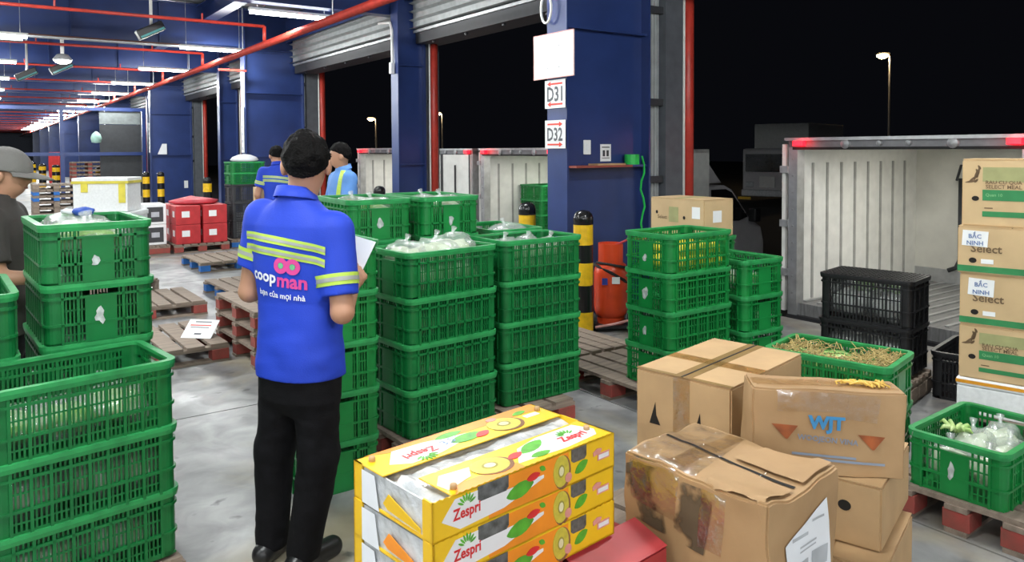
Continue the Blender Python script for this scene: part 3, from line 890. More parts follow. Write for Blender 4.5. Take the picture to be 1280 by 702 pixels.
stkF2 = stack('coarse', (1.54, 5.03), 58, 'short', 3, .17, 'before the open truck pillar', 0)
Mg = TR(1.434, 6.10, 0, BA + math.pi/2)
for k in range(4): crate('coarse', Mg @ TR(0,0,k*.24), 'green crate under the carton behind the lemons, %s' % ORD[3-k], 'crates under the rear carton')
stkFL = stack('green', (-1.67, 2.37), 46, 'long', 3, .155, 'in the lower left foreground corner')
stkL1 = stack('green', (-1.838, 2.94), 52, 'short', 5, .155, 'beside the man in the cap', 1)
stkL0 = stack('green', (-2.171, 2.571), 52, 'short', 4, .155, 'at the left edge below the cap', 0)
stkW = stack('bright', (1.72, 3.44), 42, 'short', 2, .15, 'holding straw', 0, top_desc='green plastic crate of straw and striped watermelon behind the printed carton')
stkV = stack('coarse', (2.02, 3.06), 52, 'long', 1, .14, 'of bagged greens on the red pallet at the right edge', 1)
stkQ = stack(['black_lid', 'black'], (2.55, 4.83), 44, 'short', 2, .17, 'in front of the open truck', 0, pitch=.31)
stkQ3 = stack('black', (3.05, 4.70), 44, 'long', 1, .0, 'on the floor between the black stack and the carton tower')
# crates inside the truck behind the sign column
for i in range(2):
    for k in range(4):
        M = BM @ TR(3.12+.46*i, 4.55, .10+.24*k, math.pi/2)
        crate('coarse', M, 'green crate inside the far truck, %s column from the left, %s' % (['first','second'][i], ['lowest','second up','third up','highest'][k]), 'crates in the far truck', 1)

# ------------------------------------------------------------------ pallets
def pallet_meshes(key, w, d, paint):
    """w along x, d along y; deck boards run along y"""
    m = {}
    nb = 7
    bwid = w/nb*.80
    m['board'] = MB().box(-bwid/2, bwid/2, -d/2, d/2, .122, .144).mesh(key+'_board', wood_m)
    m['stringer'] = MB().box(-w/2, w/2, -.045, .045, .10, .122).mesh(key+'_stringer', wood_m)
    m['block'] = MB().box(-.065, .065, -.055, .055, .02, .10).mesh(key+'_block', paint, bevel=.004)
    m['skid'] = MB().box(-w/2, w/2, -.045, .045, .0, .02).mesh(key+'_skid', wood_m)
    return m, w, d, nb
def pallet(M, label, w=1.1, d=1.0, paint=None, group=None, rnd=None):
    ms, w, d, nb = PAL[(w, d, paint)] if (w, d, paint) in PAL else PAL.setdefault((w, d, paint), pallet_meshes('pallet', w, d, {'red': wood_r, 'blue': wood_b, None: wood_m}[paint]))
    t = thing('pallet', label, 'pallet', M, group)
    for q in range(nb):
        o = link('board', ms['board'], t, TR(-w/2 + w*(q+.5)/nb + random.uniform(-.006,.006), random.uniform(-.01,.01), 0, R(random.uniform(-.6,.6))))
    for y in (-d/2+.05, 0, d/2-.05):
        link('stringer', ms['stringer'], t, TR(0, y))
        link('skid', ms['skid'], t, TR(0, y))
        for x in (-w/2+.07, 0, w/2-.07):
            link('block', ms['block'], t, TR(x, y))
    return t
PAL = {}
pallet(place((-.58, 3.86), 53, 1.2, .55), 'wooden pallet under the crates behind the yellow fruit cartons', 1.2, .55, 'red', 'pallets under goods')
pallet(place((-1.0, 4.39), 57, 1.25, .85), 'wooden pallet under the tall crates by the slim blue column', 1.25, .85, None, 'pallets under goods')
pallet(place((.88, 4.60), 55, 1.08, .95), 'weathered wooden pallet with red blocks under the crates right of the gas cylinder', 1.08, .95, 'red', 'pallets under goods')
pallet(place((.30, 5.43), 55, .80, 1.0), 'grey empty wooden pallet in front of the gas cylinder', .80, 1.0, 'red')
pallet(place((-1.70, 2.34), 46, .66, .40), 'wooden pallet under the lower left foreground crates', .66, .40, None, 'pallets under goods')
pallet(place((-2.19, 2.61), 52, .95, .62), 'wooden pallet under the crates beside the man in the cap', .95, .62, None, 'pallets under goods')
pallet(place((2.05, 2.98), 52, .85, .55), 'wooden pallet with red painted blocks under the bagged greens', .85, .55, 'red')
pallet(place((1.70, 3.53), 42, .50, .70), 'wooden pallet under the watermelon crate', .50, .70, None, 'pallets under goods')
pallet(place((2.53, 4.80), 44, .46, .66), 'wooden pallet under the black crates', .46, .66, None, 'pallets under goods')
pallet(place((2.92, 3.93), 41.3, .40, .56), 'wooden pallet under the carton tower', .40, .56, None, 'pallets under goods')
pallet(place((.80, 1.62), 44, 1.2, 1.42), 'wooden pallet under the big brown cartons', 1.2, 1.42, 'red', 'pallets under goods')
# empties on the floor at left
def pal_at(P, theta, w, d, label, paint, z=0): return pallet(place(P, theta, w, d, z) , label, w, d, paint, 'empty pallets')
def left_pal(Pr, theta, w, d):
    t = R(theta); return (Pr[0]-w*math.sin(t), Pr[1]-w*math.cos(t))
pal_at(left_pal((-2.24, 5.98), 53, 1.15, 1.0), 53, 1.15, 1.0, 'worn empty pallet carrying the white paper sheet', 'red')
pal_at(left_pal((-3.10, 7.70), 53, 1.1, .95), 53, 1.1, .95, 'worn empty pallet behind the one with the paper sheet', 'red')
pal_at((-4.22, 10.25), 53, 1.1, 1.0, 'empty pallet with blue corner block nearest the red cartons', 'blue')
pal_at((-3.03, 8.10), 53, 1.1, 1.0, "empty pallet with blue blocks left of the front man's elbow", 'blue')
for k in range(3): pal_at((-1.95, 5.70), 53, 1.1, 1.0, "red-blocked pallet in the short pallet pile behind the man's left side, %s" % ['lowest','middle','highest'][k], 'red', .145*k)
t = thing('paper_sign', 'white paper sheet with printed lines leaning on the empty pallet', 'sign', TR(-2.56, 6.10, .146, R(-8)) @ Matrix.Rotation(R(-52), 4, 'X'))
MB().box(-.13,.13,0,.004,0,.19).build('sheet', white_m, t)
fr = (Vector((-.13,0,0)), Vector((1,0,0)), Vector((0,0,1)), Vector((0,-1,0)))
for a, m in ((rect(.03,.21,.125,.135), red_ink), (rect(.04,.20,.105,.112), ink_grey), (rect(.10,.16,.035,.05), ink_grey), (rect(.06,.2,.16,.17), ink_grey)):
    decal('print', fr, a, m, t)

# ------------------------------------------------------------------ cartons
def carton(name, label, P, theta, w, d, z0, h, m, bevel=.006, crumple=0.0, seed=0, flaps='x', group=None, tape=True, sag=0.0, tilt=None, gap=.006):
    M = place(P, theta, w, d, z0)
    if tilt: M = M @ tilt
    t = thing(name, label, 'box', M, group)
    bm = bmesh.new()
    bmesh.ops.create_cube(bm, size=1.0)
    for v in bm.verts: v.co = Vector((v.co.x*w, v.co.y*d, (v.co.z+.5)*h))
    bmesh.ops.bevel(bm, geom=list(bm.edges), offset=bevel, segments=2, affect='EDGES')
    if crumple:
        bmesh.ops.subdivide_edges(bm, edges=[e for e in bm.edges if e.calc_length() > .05], cuts=18, use_grid_fill=True)
        for v in bm.verts:
            p = v.co
            q = noise.noise_vector(p*4.5 + Vector((seed*7.1, seed, 0)))*.7 + noise.noise_vector(p*13 + Vector((seed, 0, seed)))*.3
            nrm = Vector((p.x/(w/2), p.y/(d/2), (p.z-h/2)/(h/2)))
            k = max(abs(nrm.x), abs(nrm.y), abs(nrm.z))
            edge = sorted([abs(nrm.x), abs(nrm.y), abs(nrm.z)])[1]
            v.co = p + q*crumple*(.55+.45*edge)
            v.co.z -= sag*max(0, 1-(nrm.x**2+nrm.y**2)*.5)*max(0, nrm.z)
            if v.co.z < 0: v.co.z = 0
    bmesh.ops.recalc_face_normals(bm, faces=bm.faces)
    me = bpy.data.meshes.new('body'); bm.to_mesh(me); bm.free()
    me.materials.append(m)
    if crumple:
        for p in me.polygons: p.use_smooth = True
        me.set_sharp_from_angle(angle=R(24))
    body = link('body', me, t)
    con = conformer(me)
    if flaps and not crumple:
        e = .0
        if flaps == 'x':     # seam runs along x
            MB().box(-w/2+.002,w/2-.002,-d/2+.002,-gap/2,h,h+.004).build('flap', m, t)
            MB().box(-w/2+.002,w/2-.002,gap/2,d/2-.002,h,h+.004).build('flap', m, t)
        else:
            MB().box(-w/2+.002,-gap/2,-d/2+.002,d/2-.002,h,h+.004).build('flap', m, t)
            MB().box(gap/2,w/2-.002,-d/2+.002,d/2-.002,h,h+.004).build('flap', m, t)
    return t, con

# K1: big carton with triangular hand holes
w, d, h = .62, .40, .645
t, con = carton('carton', 'large tan carton with triangular hand holes and taped top', (.775, 2.68), 43, w, d, .15, h, card_m, flaps='x')
fl = frame(w, d, h, 'l'); frr = frame(w, d, h, 'r'); ft = frame(w, d, h+.004, 't')
for cx in (.085, .275):
    decal('hand_hole', fl, [(cx-.024,h-.20),(cx+.024,h-.20),(cx+.006,h-.165),(cx+.002,h-.115)], hole_m, t)
for cx in (.50,): decal('hand_hole', frr, [(cx-.02,h-.20),(cx+.02,h-.20),(cx,h-.12)], hole_m, t)
o = decal('tape', ft, rect(-.001,w+.001,d/2-.035,d/2+.035), tape_m, t, .001)
decal('tape', ft, rect(.22,.29,0,d), tape_c, t, .0018)
decal('tape', ft, rect(.0,.02,0,d), tape_m, t, .0012)
decal('tape_end', fl, rect(d/2-.035,d/2+.035,h-.27,h), tape_c, t, .002)
o = decal('seam', ft, rect(0,w,d/2-.0035,d/2+.0035), hole_m, t, .0022)
def blotch(name, col, lo, hi, scale):
    m = mat(name, col, .6, var=.1)
    nt = m.node_tree; b = nt.nodes['Principled BSDF']
    tc = nt.nodes.new('ShaderNodeTexCoord'); n = nt.nodes.new('ShaderNodeTexNoise'); n.inputs['Scale'].default_value = scale; n.inputs['Detail'].default_value = 4
    nt.links.new(tc.outputs['Object'], n.inputs['Vector'])
    r = nt.nodes.new('ShaderNodeValToRGB'); r.color_ramp.elements[0].position = lo; r.color_ramp.elements[1].position = hi
    nt.links.new(n.outputs['Fac'], r.inputs['Fac']); nt.links.new(r.outputs['Color'], b.inputs['Alpha'])
    return m
stain_m = blotch('damp_stain', (.10,.07,.04), .44, .56, 9)
# K2: crumpled big carton in front
w, d, h = .37, .50, .555
t, con = carton('crumpled_carton', 'big crumpled brown carton wrapped in shiny tape with white paper label', (.67, 1.985), 50, w, d, .15, h, card_d, crumple=.022, seed=3, sag=.010, bevel=.006)
fl = frame(w, d, h, 'l'); frr = frame(w, d, h, 'r'); ft = frame(w, d, h, 't')
grid_decal('paper_label', frr, [(.115,.17),(.355,.20),(.295,.495),(.085,.415)], paper_m, t, con, 8, 8, .004)
for (a, b, c, e) in ((.12,.20,.415,.425),(.16,.25,.385,.391),(.16,.25,.372,.377),(.13,.21,.29,.345),(.23,.31,.30,.355),(.13,.20,.26,.268),(.22,.28,.445,.452)):
    grid_decal('label_print', frr, [(a,c),(b,c),(b,e),(a,e)], mat('label_grey', (.45,.47,.50), .7), t, con, 2, 2, .0055)
grid_decal('tape', ft, [(-.0,.30),(w,.30),(w,.36),(0,.36)], tape_c, t, con, 16, 5, .003)
grid_decal('tape', ft, [(.0,.24),(w,.30),(w,.49),(0,.49)], film_m, t, con, 16, 5, .004)
grid_decal('tape', fl, [(.03,.42),(.20,.40),(.21,h-.005),(.02,h-.005)], film_m, t, con, 8, 8, .003)
grid_decal('tape', fl, [(.28,.36),(.36,.36),(.38,h-.005),(.29,h-.005)], film_m, t, con, 8, 8, .003)
grid_decal('open_seam', ft, [(w*.45,.02),(w*.49,.02),(w*.52,d-.02),(w*.49,d-.02)], hole_m, t, con, 3, 24, .003)
grid_decal('top_flap', ft, [(.0,.012),(w*.40,.012),(w*.42,.21),(.0,.20)], card_d, t, con, 10, 10, .010)
grid_decal('top_flap', ft, [(w*.55,.012),(w*.99,.012),(w*.99,.22),(w*.56,.24)], card_d, t, con, 10, 10, .010)
grid_decal('dark_stain', fl, [(.01,.36),(.30,.34),(.34,h-.005),(.005,h-.005)], stain_m, t, con, 10, 8, .0025)
# K3: printed carton resting on others
w, d, h = .485, .155, .275
t, con = carton('printed_carton', 'taped brown carton printed with blue WJT lettering, lying on another carton', (.778, 2.475), 97, w, d, .588, h, card_d, crumple=.012, seed=9, bevel=.006, tilt=Matrix.Rotation(R(1.5),4,'Y'))
frr = frame(w, d, h, 'r'); ft = frame(w, d, h, 't')
blue_ink = mat('blue_ink', (.05,.27,.55), .6)
text('logo', 'WJT', frr, .235, .165, .115, blue_ink, t, off=.004, bold=.05, hscale=1.0, conform=con)
blue_f = mat('faded_blue_ink', (.22,.26,.33), .7)
text('printed_line', 'WOOJEON VINA', frr, .24, .115, .19, blue_f, t, off=.006, bold=.02, conform=con, rot=R(-3))
for (a, b, y) in ((.13,.33,.063),(.20,.42,.048)):
    grid_decal('printed_line', frr, [(a,y),(b,y-.006),(b,y+.002),(a,y+.008)], blue_f, t, con, 6, 1, .004)
or_m = mat('orange_inside', (.34,.085,.02), .6, var=.35, scale=14)
for cx, cy in ((.105,.145),(.375,.125)):
    pts = [(cx-.042,cy+.015),(cx+.042,cy+.012),(cx+.010,cy-.032),(cx+.004,cy-.032)]
    grid_decal('hand_hole', frr, pts, or_m, t, con, 3, 3, .004)
for (q) in ([(.08,.20),(.30,.21),(.30,.27),(.08,.27)], [(.29,.19),(.39,.18),(.40,.268),(.30,.268)]):
    grid_decal('tape', frr, q, tape_c, t, con, 8, 5, .005)
grid_decal('tape', ft, [(0,.04),(w,.04),(w,.11),(0,.11)], tape_c, t, con, 14, 4, .004)
b = MB()
for i in range(26):
    a = random.uniform(0, 6.3); x0 = random.uniform(-.06,.06)
    pts = [(.13+x0+math.cos(a)*.05*j/3*random.uniform(.6,1.2), .0+math.sin(a)*.03*j/3, h+.008+.012*math.sin(j*1.1)*random.uniform(.4,1)) for j in range(4)]
    b.tube(pts, .0035, 5)
b.build('yellow_netting', mat('yellow_net', (.72,.46,.09), .5), t)
gl = MB()
for i in range(3):
    vs = []
    for j in range(9):
        q = j/8
        x = w/2+.004+.022*math.sin(q*2.6+i)*q+.008*i*q; y = -.06+.03*i+.012*math.sin(q*5+i*2); z = h-.03-.01*i-(.10+.03*i)*q
        vs += [(x, y-.007*(1-.4*q), z), (x+.003, y+.007*(1-.4*q), z+.004)]
    gl.add(vs, [(2*j,2*j+1,2*j+3,2*j+2) for j in range(8)])
gl.build('loose_tape', mat('loose_film', (.8,.8,.78), .12, alpha=.6, coat=.8), t)
# K4, K5: cartons underneath
w, d, h = .46, .31, .205
t, con = carton('carton', 'small tan carton with round hole under the blue printed carton', (1.155, 2.355), 37, w, d, .375, h, card_m, flaps='x')
fl = frame(w, d, h, 'l')
decal('hand_hole', fl, ell(.20,.125,.020,.017), hole_m, t)
carton('carton', 'lowest tan carton peeking out below the carton with round hole', (1.12, 2.26), 37, .46, .33, .15, .218, card_m, flaps='x')

# red cartons beneath the fruit
red_c = mat('red_carton', (.42,.035,.04), .5, var=.08)
for i, (a, nm) in enumerate(((0, 'left'), (.33, 'right'))):
    th = R(48); P = (-.035+a*math.sin(th), 1.735+a*math.cos(th))
    t, con = carton('red_carton', ('red carton corner with folded flaps at the bottom edge, farther right' if i else 'red carton under the yellow fruit cartons, nearer left'), P, 48, .315, .42, .145, .36, red_c, flaps=None, group='red cartons under the fruit')
    MB().add([(-.157,-.21,.36),(.157,-.21,.36),(.157,-.09,.40),(-.157,-.09,.40),(-.157,-.06,.365),(.157,-.06,.365)], [(0,1,2,3),(3,2,5,4)]).build('flap', red_c, t)
    MB().box(-.05,.05,-.213,-.21,.25,.33).build('white_mark', white_m, t)

# ------------------------------------------------------------------ kiwi trays
kw, kd, kh = .645, .345, .097
yel = mat('yellow_carton', (.86,.52,.012), .38, var=.03)
orange = mat('orange_print', (.88,.28,.015), .38, var=.08)
kwhite = mat('white_print', (.80,.79,.80), .4, var=.02)
kred = mat('red_print', (.72,.03,.03), .4)
kgreen = mat('green_print', (.10,.42,.03), .4, var=.2, scale=30)
kyel = mat('kiwi_flesh', (.62,.52,.06), .4, var=.1, scale=60)
kbrown = mat('kiwi_skin', (.25,.11,.05), .5)
kcore = mat('kiwi_core', (.78,.72,.45), .5)
kwin = mat('tray_window', (.045,.045,.042), .12, col2=(.17,.175,.175), scale=34, coat=.5)
kpink = mat('pink_print', (.72,.30,.26), .5)
kfilm = mat('tray_film', (.74,.76,.78), .10, col2=(.42,.44,.46), scale=14, coat=.7, bump=.9, bscale=22)
def zespri(fr, cx, cy, wd, t, rot=0.0, off=.0022):
    text('logo', 'Zespri', fr, cx, cy, wd, kred, t, rot=rot, off=off, bold=.03, hscale=1.15)
    ca, sa = math.cos(rot), math.sin(rot)
    for i in range(7):
        a = R(25+130*i/6)
        x, y = math.cos(a)*wd*.24, wd*.20+math.sin(a)*wd*.24
        decal('logo_leaf', fr, leafp(cx+x*ca-y*sa, cy+x*sa+y*ca, wd*.12, wd*.034, a+rot), kgreen, t, off)
def kiwi_slice(fr, cx, cy, r, t, rx=1.0, rot=0.0):
    decal('kiwi_skin', fr, ell(cx+r*.12,cy-r*.10,r*rx,r,rot), kbrown, t, .0016)
    decal('kiwi_flesh', fr, ell(cx,cy,r*.93*rx,r*.93,rot), kyel, t, .0021)
    decal('kiwi_seeds', fr, ell(cx,cy,r*.38*rx,r*.38,rot), mat('kiwi_seed', (.35,.30,.05), .5), t, .0025)
    decal('kiwi_core', fr, ell(cx,cy,r*.27*rx,r*.27,rot), kcore, t, .0029)
def side_print(fr, t):
    h = kh
    decal('orange_area', fr, [(.17,.006),(.455,.004),(.455,h-.003),(.17,h-.003)], orange, t, .0008)
    decal('white_swoosh', fr, [(.025,.045),(.065,.088),(.16,.088),(.19,.06),(.36,.060),(.36,.052),(.22,.018),(.08,.012)], kwhite, t, .0013)
    zespri(fr, .10, .046, .085, t)
    for (a, b) in ((.135,.235),(.465,.525)):
        decal('window', fr, [(a,h-.032),(a+.008,h-.038),(b-.008,h-.038),(b,h-.03),(b,h-.001),(a,h-.001)], kwin, t, .0018)
    decal('leaf_print', fr, leafp(.275,.046,.048,.020,R(8)), kgreen, t, .0020)
    decal('red_leaf', fr, leafp(.322,.066,.024,.010,R(6)), kred, t, .0024)
    decal('small_leaf', fr, leafp(.355,.078,.012,.007,R(-30)), kgreen, t, .002)
    kiwi_slice(fr, .425, .050, .046, t, .70)
    decal('pink_badge', fr, ell(.452,.026,.013,.013), kpink, t, .0032)
    decal('leaf_print', fr, leafp(.505,.040,.028,.014,R(25)), kgreen, t, .002)
    decal('pink_stamp', fr, [(.555,.052),(.585,.058),(.59,.068),(.57,.072),(.553,.064)], kpink, t, .0018)
    decal('pink_stamp', fr, rect(.572,.622,.036,.056), kpink, t, .0022)
    decal('stamp_inner', fr, rect(.576,.618,.040,.052), kwhite, t, .0027)
    b = MB()
    for i in range(32):
        x = .01+i*.0198
        b.add([tuple(fr[0]+fr[1]*x+fr[2]*h), tuple(fr[0]+fr[1]*(x+.0099)+fr[2]*(h+.004)), tuple(fr[0]+fr[1]*(x+.0198)+fr[2]*h)], [(0,1,2)])
    b.build('scalloped_edge', yel, t)
for k in range(3):
    z0 = .838 - (3-k)*kh
    M = place((-.188, 1.722), 47.5, kw, kd, z0) @ TR(random.uniform(-.002,.002), 0, 0, R((-.5,.4,0)[k]))
    t = thing('fruit_tray', 'yellow kiwi carton with red Zespri lettering, %s of the three' % ['lowest','middle','topmost'][k], 'box', M, 'yellow kiwi cartons')
    b = MB()
    b.box(-kw/2,kw/2,-kd/2,-kd/2+.005,0,kh); b.box(-kw/2,kw/2,kd/2-.005,kd/2,0,kh)
    b.box(-kw/2,-kw/2+.005,-kd/2,-kd/2+.04,0,kh); b.box(-kw/2,-kw/2+.005,kd/2-.04,kd/2,0,kh)
    b.box(kw/2-.005,kw/2,-kd/2,kd/2,0,kh); b.box(-kw/2,kw/2,-kd/2,kd/2,0,.005)
    b.build('tray_body', yel, t)
    MB().box(-kw/2+.006,-kw/2+.012,-kd/2+.04,kd/2-.04,0,kh-.008).build('film_end', kfilm, t)
    fl = frame(kw, kd, kh, 'l')
    decal('white_side', fl, [(.04,.0),(.12,.0),(.10,.085),(.04,.085)], paper_m, t, .001)
    decal('end_flap', fl, [(.14,.03),(.16,.02),(.30,.012),(.30,.022),(.165,.06)], orange if k < 2 else yel, t, .002)
    side_print(frame(kw, kd, kh, 'r'), t)
    if k == 2:
        # two broad flaps on top, film showing between them
        gap = .035
        ff = MB().box(-kw/2+.0,kw/2,gap,kd/2,kh-.003,kh).build('top_flap', yel, t)
        nf = MB().box(-kw/2+.06,kw/2,-kd/2,-gap,kh-.003,kh).build('top_flap', yel, t)
        # film with fruit lumps beneath
        nx, ny = 40, 12
        vs = []; fs = []
        for j in range(ny+1):
            for i in range(nx+1):
                x = -kw/2+.006+(kw-.012)*i/nx; y = -kd/2+.02+(kd-.04)*j/ny
                zz = kh-.016+.010*noise.noise(Vector((x*14,y*14,2)))+.006*noise.noise(Vector((x*40,y*40,5)))
                vs.append((x,y,min(zz,kh-.004) if not (i < 3) else zz-.012)); 
        fs = [(j*(nx+1)+i, j*(nx+1)+i+1, (j+1)*(nx+1)+i+1, (j+1)*(nx+1)+i) for j in range(ny) for i in range(nx)]
        MB().add(vs, fs).build('film_top', kfilm, t, smooth=True)
        ft = frame(kw, kd, kh, 't')
        # far flap: read from behind, so turned half round
        y0, y1 = kd/2+gap, kd
        decal('orange_area', ft, [(.10,y1-.03),(.16,y1-.045),(.40,y1-.05),(.62,y1-.055),(.64,y1-.002),(.03,y1-.002)], orange, t, .0006)
        decal('white_swoosh', ft, [(.05,y0+.045),(.10,y1-.025),(.20,y1-.03),(.345,y1-.06),(.36,y1-.075),(.20,y0+.018),(.10,y0+.012)], kwhite, t, .0011)
        zespri(ft, .155, y0+.058, .105, t, math.pi)
        decal('leaf_print', ft, leafp(.315,y0+.055,.06,.024,R(5)), kgreen, t, .0017)
        decal('leaf_print', ft, leafp(.285,y1-.035,.05,.016,R(3)), kgreen, t, .0017)
        decal('red_leaf', ft, leafp(.365,y0+.045,.030,.015,R(18)), kred, t, .0021)
        kiwi_slice(ft, .46, y0+.06, .048, t, 1.25)
        decal('pink_badge', ft, ell(.45,y1-.03,.018,.012), kpink, t, .0032)
        decal('leaf_print', ft, leafp(.555,y1-.04,.03,.012,R(8)), kgreen, t, .0018)
        decal('white_tab', ft, rect(.545,.60,y0+.05,y0+.07), kwhite, t, .0018)
        text('pen_mark', '3,5', ft, .255, y0+.062, .045, mat('pen_blue', (.25,.35,.65), .6), t, rot=R(10), off=.003, bold=0)
        # near flap
        y0, y1 = 0, kd/2-gap
        decal('orange_area', ft, [(.07,.002),(.30,.002),(.30,.04),(.10,.045)], orange, t, .0006)
        decal('white_swoosh', ft, [(.30,.03),(.36,y1-.035),(.45,y1-.012),(.60,y1-.012),(.625,.06),(.60,.028),(.47,.018)], kwhite, t, .0011)
        zespri(ft, .535, .058, .10, t, R(0))
        decal('leaf_print', ft, leafp(.40,y1-.05,.055,.022,R(20)), kgreen, t, .0017)
        decal('leaf_print', ft, leafp(.385,.035,.035,.014,R(0)), kgreen, t, .0017)
        decal('red_leaf', ft, leafp(.325,y1-.065,.03,.014,R(14)), kred, t, .0021)
        kiwi_slice(ft, .235, .070, .048, t, 1.3)
        decal('pale_patch', ft, [(.07,.03),(.16,.055),(.19,.10),(.10,.11),(.065,.07)], mat('pale_print', (.80,.62,.45), .35), t, .0012)
        for (x, y) in ((-kw/2+.03, kd/2-.04), (-kw/2+.085, -kd/2+.03), (kw/2-.03, kd/2-.06), (kw/2-.04, -kd/2+.07)):
            MB().lathe([(.009,0),(.009,.010),(.007,.013),(.002,.014)], (x,y,kh), 12).build('corner_peg', card_m, t, smooth=True)

# ------------------------------------------------------------------ tower of cartons at the right edge
P, th = (2.935, 3.97), 41.3
gr_ink = mat('carton_green_print', (.03,.23,.075), .6)
brown_ink = mat('carton_brown_ink', (.16,.10,.05), .7)
w, d = .32, .52
z = .145
t = thing('foam_box', 'white polystyrene box with orange tape at the foot of the carton tower', 'box', place((2.945, 3.945), th, .34, .55, z))
MB().box(-.17,.17,-.275,.275,0,.155).build('body', foam_m, t, bevel=.008)
MB().box(-.172,.172,-.277,.277,.158,.20).build('lid', foam_m, t, bevel=.008)
MB().box(-.174,.174,-.279,.279,.172,.190).build('tape', mat('orange_tape', (.75,.33,.03), .3), t)
z += .202
tower = []
for i, (h, nm, off) in enumerate(((.298,'herb',0),(.287,'select',.0),(.262,'select',.015),(.372,'herb',-.005))):
    lab = ['tan carton with sprig print and green bands, lowest carton of the right tower', 'tan Select carton with BAC NINH label, lower of the two', 'tan Select carton with BAC NINH label, upper of the two', 'tan carton with sprig print and green bands, topmost of the right tower'][i]
    t, con = carton('produce_carton', lab, (P[0]-off, P[1]), th, w, d, z, h, card_p, group='cartons in the right tower', flaps='x')
    fl = frame(w, d, h, 'l')
    if nm == 'herb':
        s = h/.372
        decal('green_band', fl, rect(.10,d-.002,.145*s,.205*s), gr_ink, t)
        decal('green_band', fl, rect(.10,d-.002,.055*s,.085*s), gr_ink, t)
        decal('pale_green_patch', fl, rect(.10,d-.06,.25*s,.33*s), mat('pale_green_print', (.36,.36,.16), .7), t)
        text('printed_line', 'RAU CU QUA', fl, .20, .245*s, .17, brown_ink, t, off=.002)
        text('printed_line', 'SELECT MEAL', fl, .20, .222*s, .17, brown_ink, t, off=.002)
        text('printed_line', 'Quan 10', fl, .155, .175*s, .08, mat('pale_green_ink', (.2,.45,.2), .7), t, off=.002)
        for (x0, y0, a) in ((.035,.25,40),(.06,.26,75),(.075,.28,80),(.02,.245,10)):
            x1, y1 = x0+.05*math.cos(R(a)), y0*s+.05*math.sin(R(a))
            decal('sprig', fl, leafp((x0+x1)/2, (y0*s+y1)/2, .032, .006, R(a)), brown_ink, t)
            decal('sprig', fl, leafp(x1, y1, .014, .006, R(a+40)), brown_ink, t)
        decal('hand_hole', fl, ell(.066,.155*s,.018,.014), hole_m, t)
        decal('printed_mark', fl, rect(.11,.15,.10*s,.106*s), brown_ink, t)
    else:
        decal('green_band', fl, rect(0,d,.010,.045), gr_ink, t)
        text('printed_word', 'Select', fl, .14, h*.55, .15, brown_ink, t, off=.002, bold=.02)
        x0 = .02 if i == 2 else .04
        o = decal('place_label', fl, [(x0,h*.60),(x0+.125,h*.58),(x0+.13,h*.91),(x0+.005,h*.93)], white_m, t, .0028)
        text('label_text', 'BẮC', fl, x0+.065, h*.83, .062, mat('label_blue_ink', (.12,.2,.42), .7), t, off=.0045, bold=.02)
        text('label_text', 'NINH', fl, x0+.065, h*.66, .080, mat('label_blue_ink', (.12,.2,.42), .7), t, off=.0045, bold=.02)
        decal('hand_hole', fl, ell(.075,.075,.019,.015), hole_m, t)
        decal('white_tag', fl, rect(.115,.175,.06,.085), white_m, t, .002)
        decal('white_tag', fl, rect(.35,.39,h*.55,h*.85), white_m, t, .002)
    z += h + .005

# carton behind the lemon crates
w, d, h = .34, .56, .285
t, con = carton('produce_carton', 'tan carton with two small white tags resting behind the lemon crates', (1.456, 5.77), 55, w, d, .972, h, card_p, flaps='x')
fl = frame(w, d, h, 'l'); frr = frame(w, d, h, 'r')
decal('white_tag', fl, rect(.44,.52,.14,.23), white_m, t); decal('white_tag', frr, rect(.10,.20,.11,.20), white_m, t)
decal('green_band', ft if False else frame(w,d,h+.004,'t'), rect(0,w,d*.45,d*.55), mat('pale_green_print', (.36,.36,.16), .7), t)
decal('pale_green_patch', fl, rect(.20,.30,.10,.22), mat('pale_green_print', (.36,.36,.16), .7), t)
for x in (.07, .36): decal('hand_hole', fl, ell(x,.17 if x < .1 else .14,.012,.014), hole_m, t)
text('printed_word', 'Select', fl, .13, .135, .10, brown_ink, t, off=.002)

# ------------------------------------------------------------------ gas cylinder on its cart
t = thing('gas_cylinder', 'orange-red gas cylinder with black strap beside the striped bollard', 'gas cylinder', TR(.905, 6.98, .0))
og = mat('orange_enamel', (.72,.07,.02), .32, var=.06)
MB().lathe([(.10,.11),(.13,.12),(.15,.17),(.155,.22),(.155,.52),(.14,.59),(.09,.63),(.02,.64)], n=28).build('body', og, t, smooth=True)
MB().lathe([(.115,.06),(.125,.06),(.125,.14),(.115,.14),(.115,.06)], n=24).build('foot_ring', og, t)
b = MB()
for i in range(20):
    a0, a1 = 2*math.pi*i/24+.6, 2*math.pi*(i+1)/24+.6
    ps = []
    for a in (a0, a1):
        for r in (.108, .116): ps += [(r*math.cos(a), r*math.sin(a), .60), (r*math.cos(a), r*math.sin(a), .79)]
    b.add(ps, [(0,1,3,2),(4,6,7,5),(0,4,5,1),(2,3,7,6),(1,5,7,3),(0,2,6,4)])
b.build('guard_collar', og, t)
MB().tube([(0,0,.63),(0,0,.74)], .022, 10).build('valve', galv, t)
MB().tube([(0,0,.72),(.04,-.06,.78),(.16,-.1,.84),(.32,-.1,.84)], .011, 8).build('gas_hose', mat('pink_hose', (.6,.06,.08), .4), t, smooth=True)
MB().tube([(-.16,-.03,.60),(-.02,-.165,.54),(.10,-.13,.47),(.155,.0,.40)], .014, 8).build('strap', rubber, t, smooth=True)
MB().tube([(-.14,-.06,.62),(.05,-.165,.60),(.17,-.08,.57)], .012, 8).build('strap', rubber, t, smooth=True)
MB().box(-.10,-.05,-.160,-.15,.43,.49).build('blue_tag', mat('tag_blue', (.03,.05,.35), .5), t)
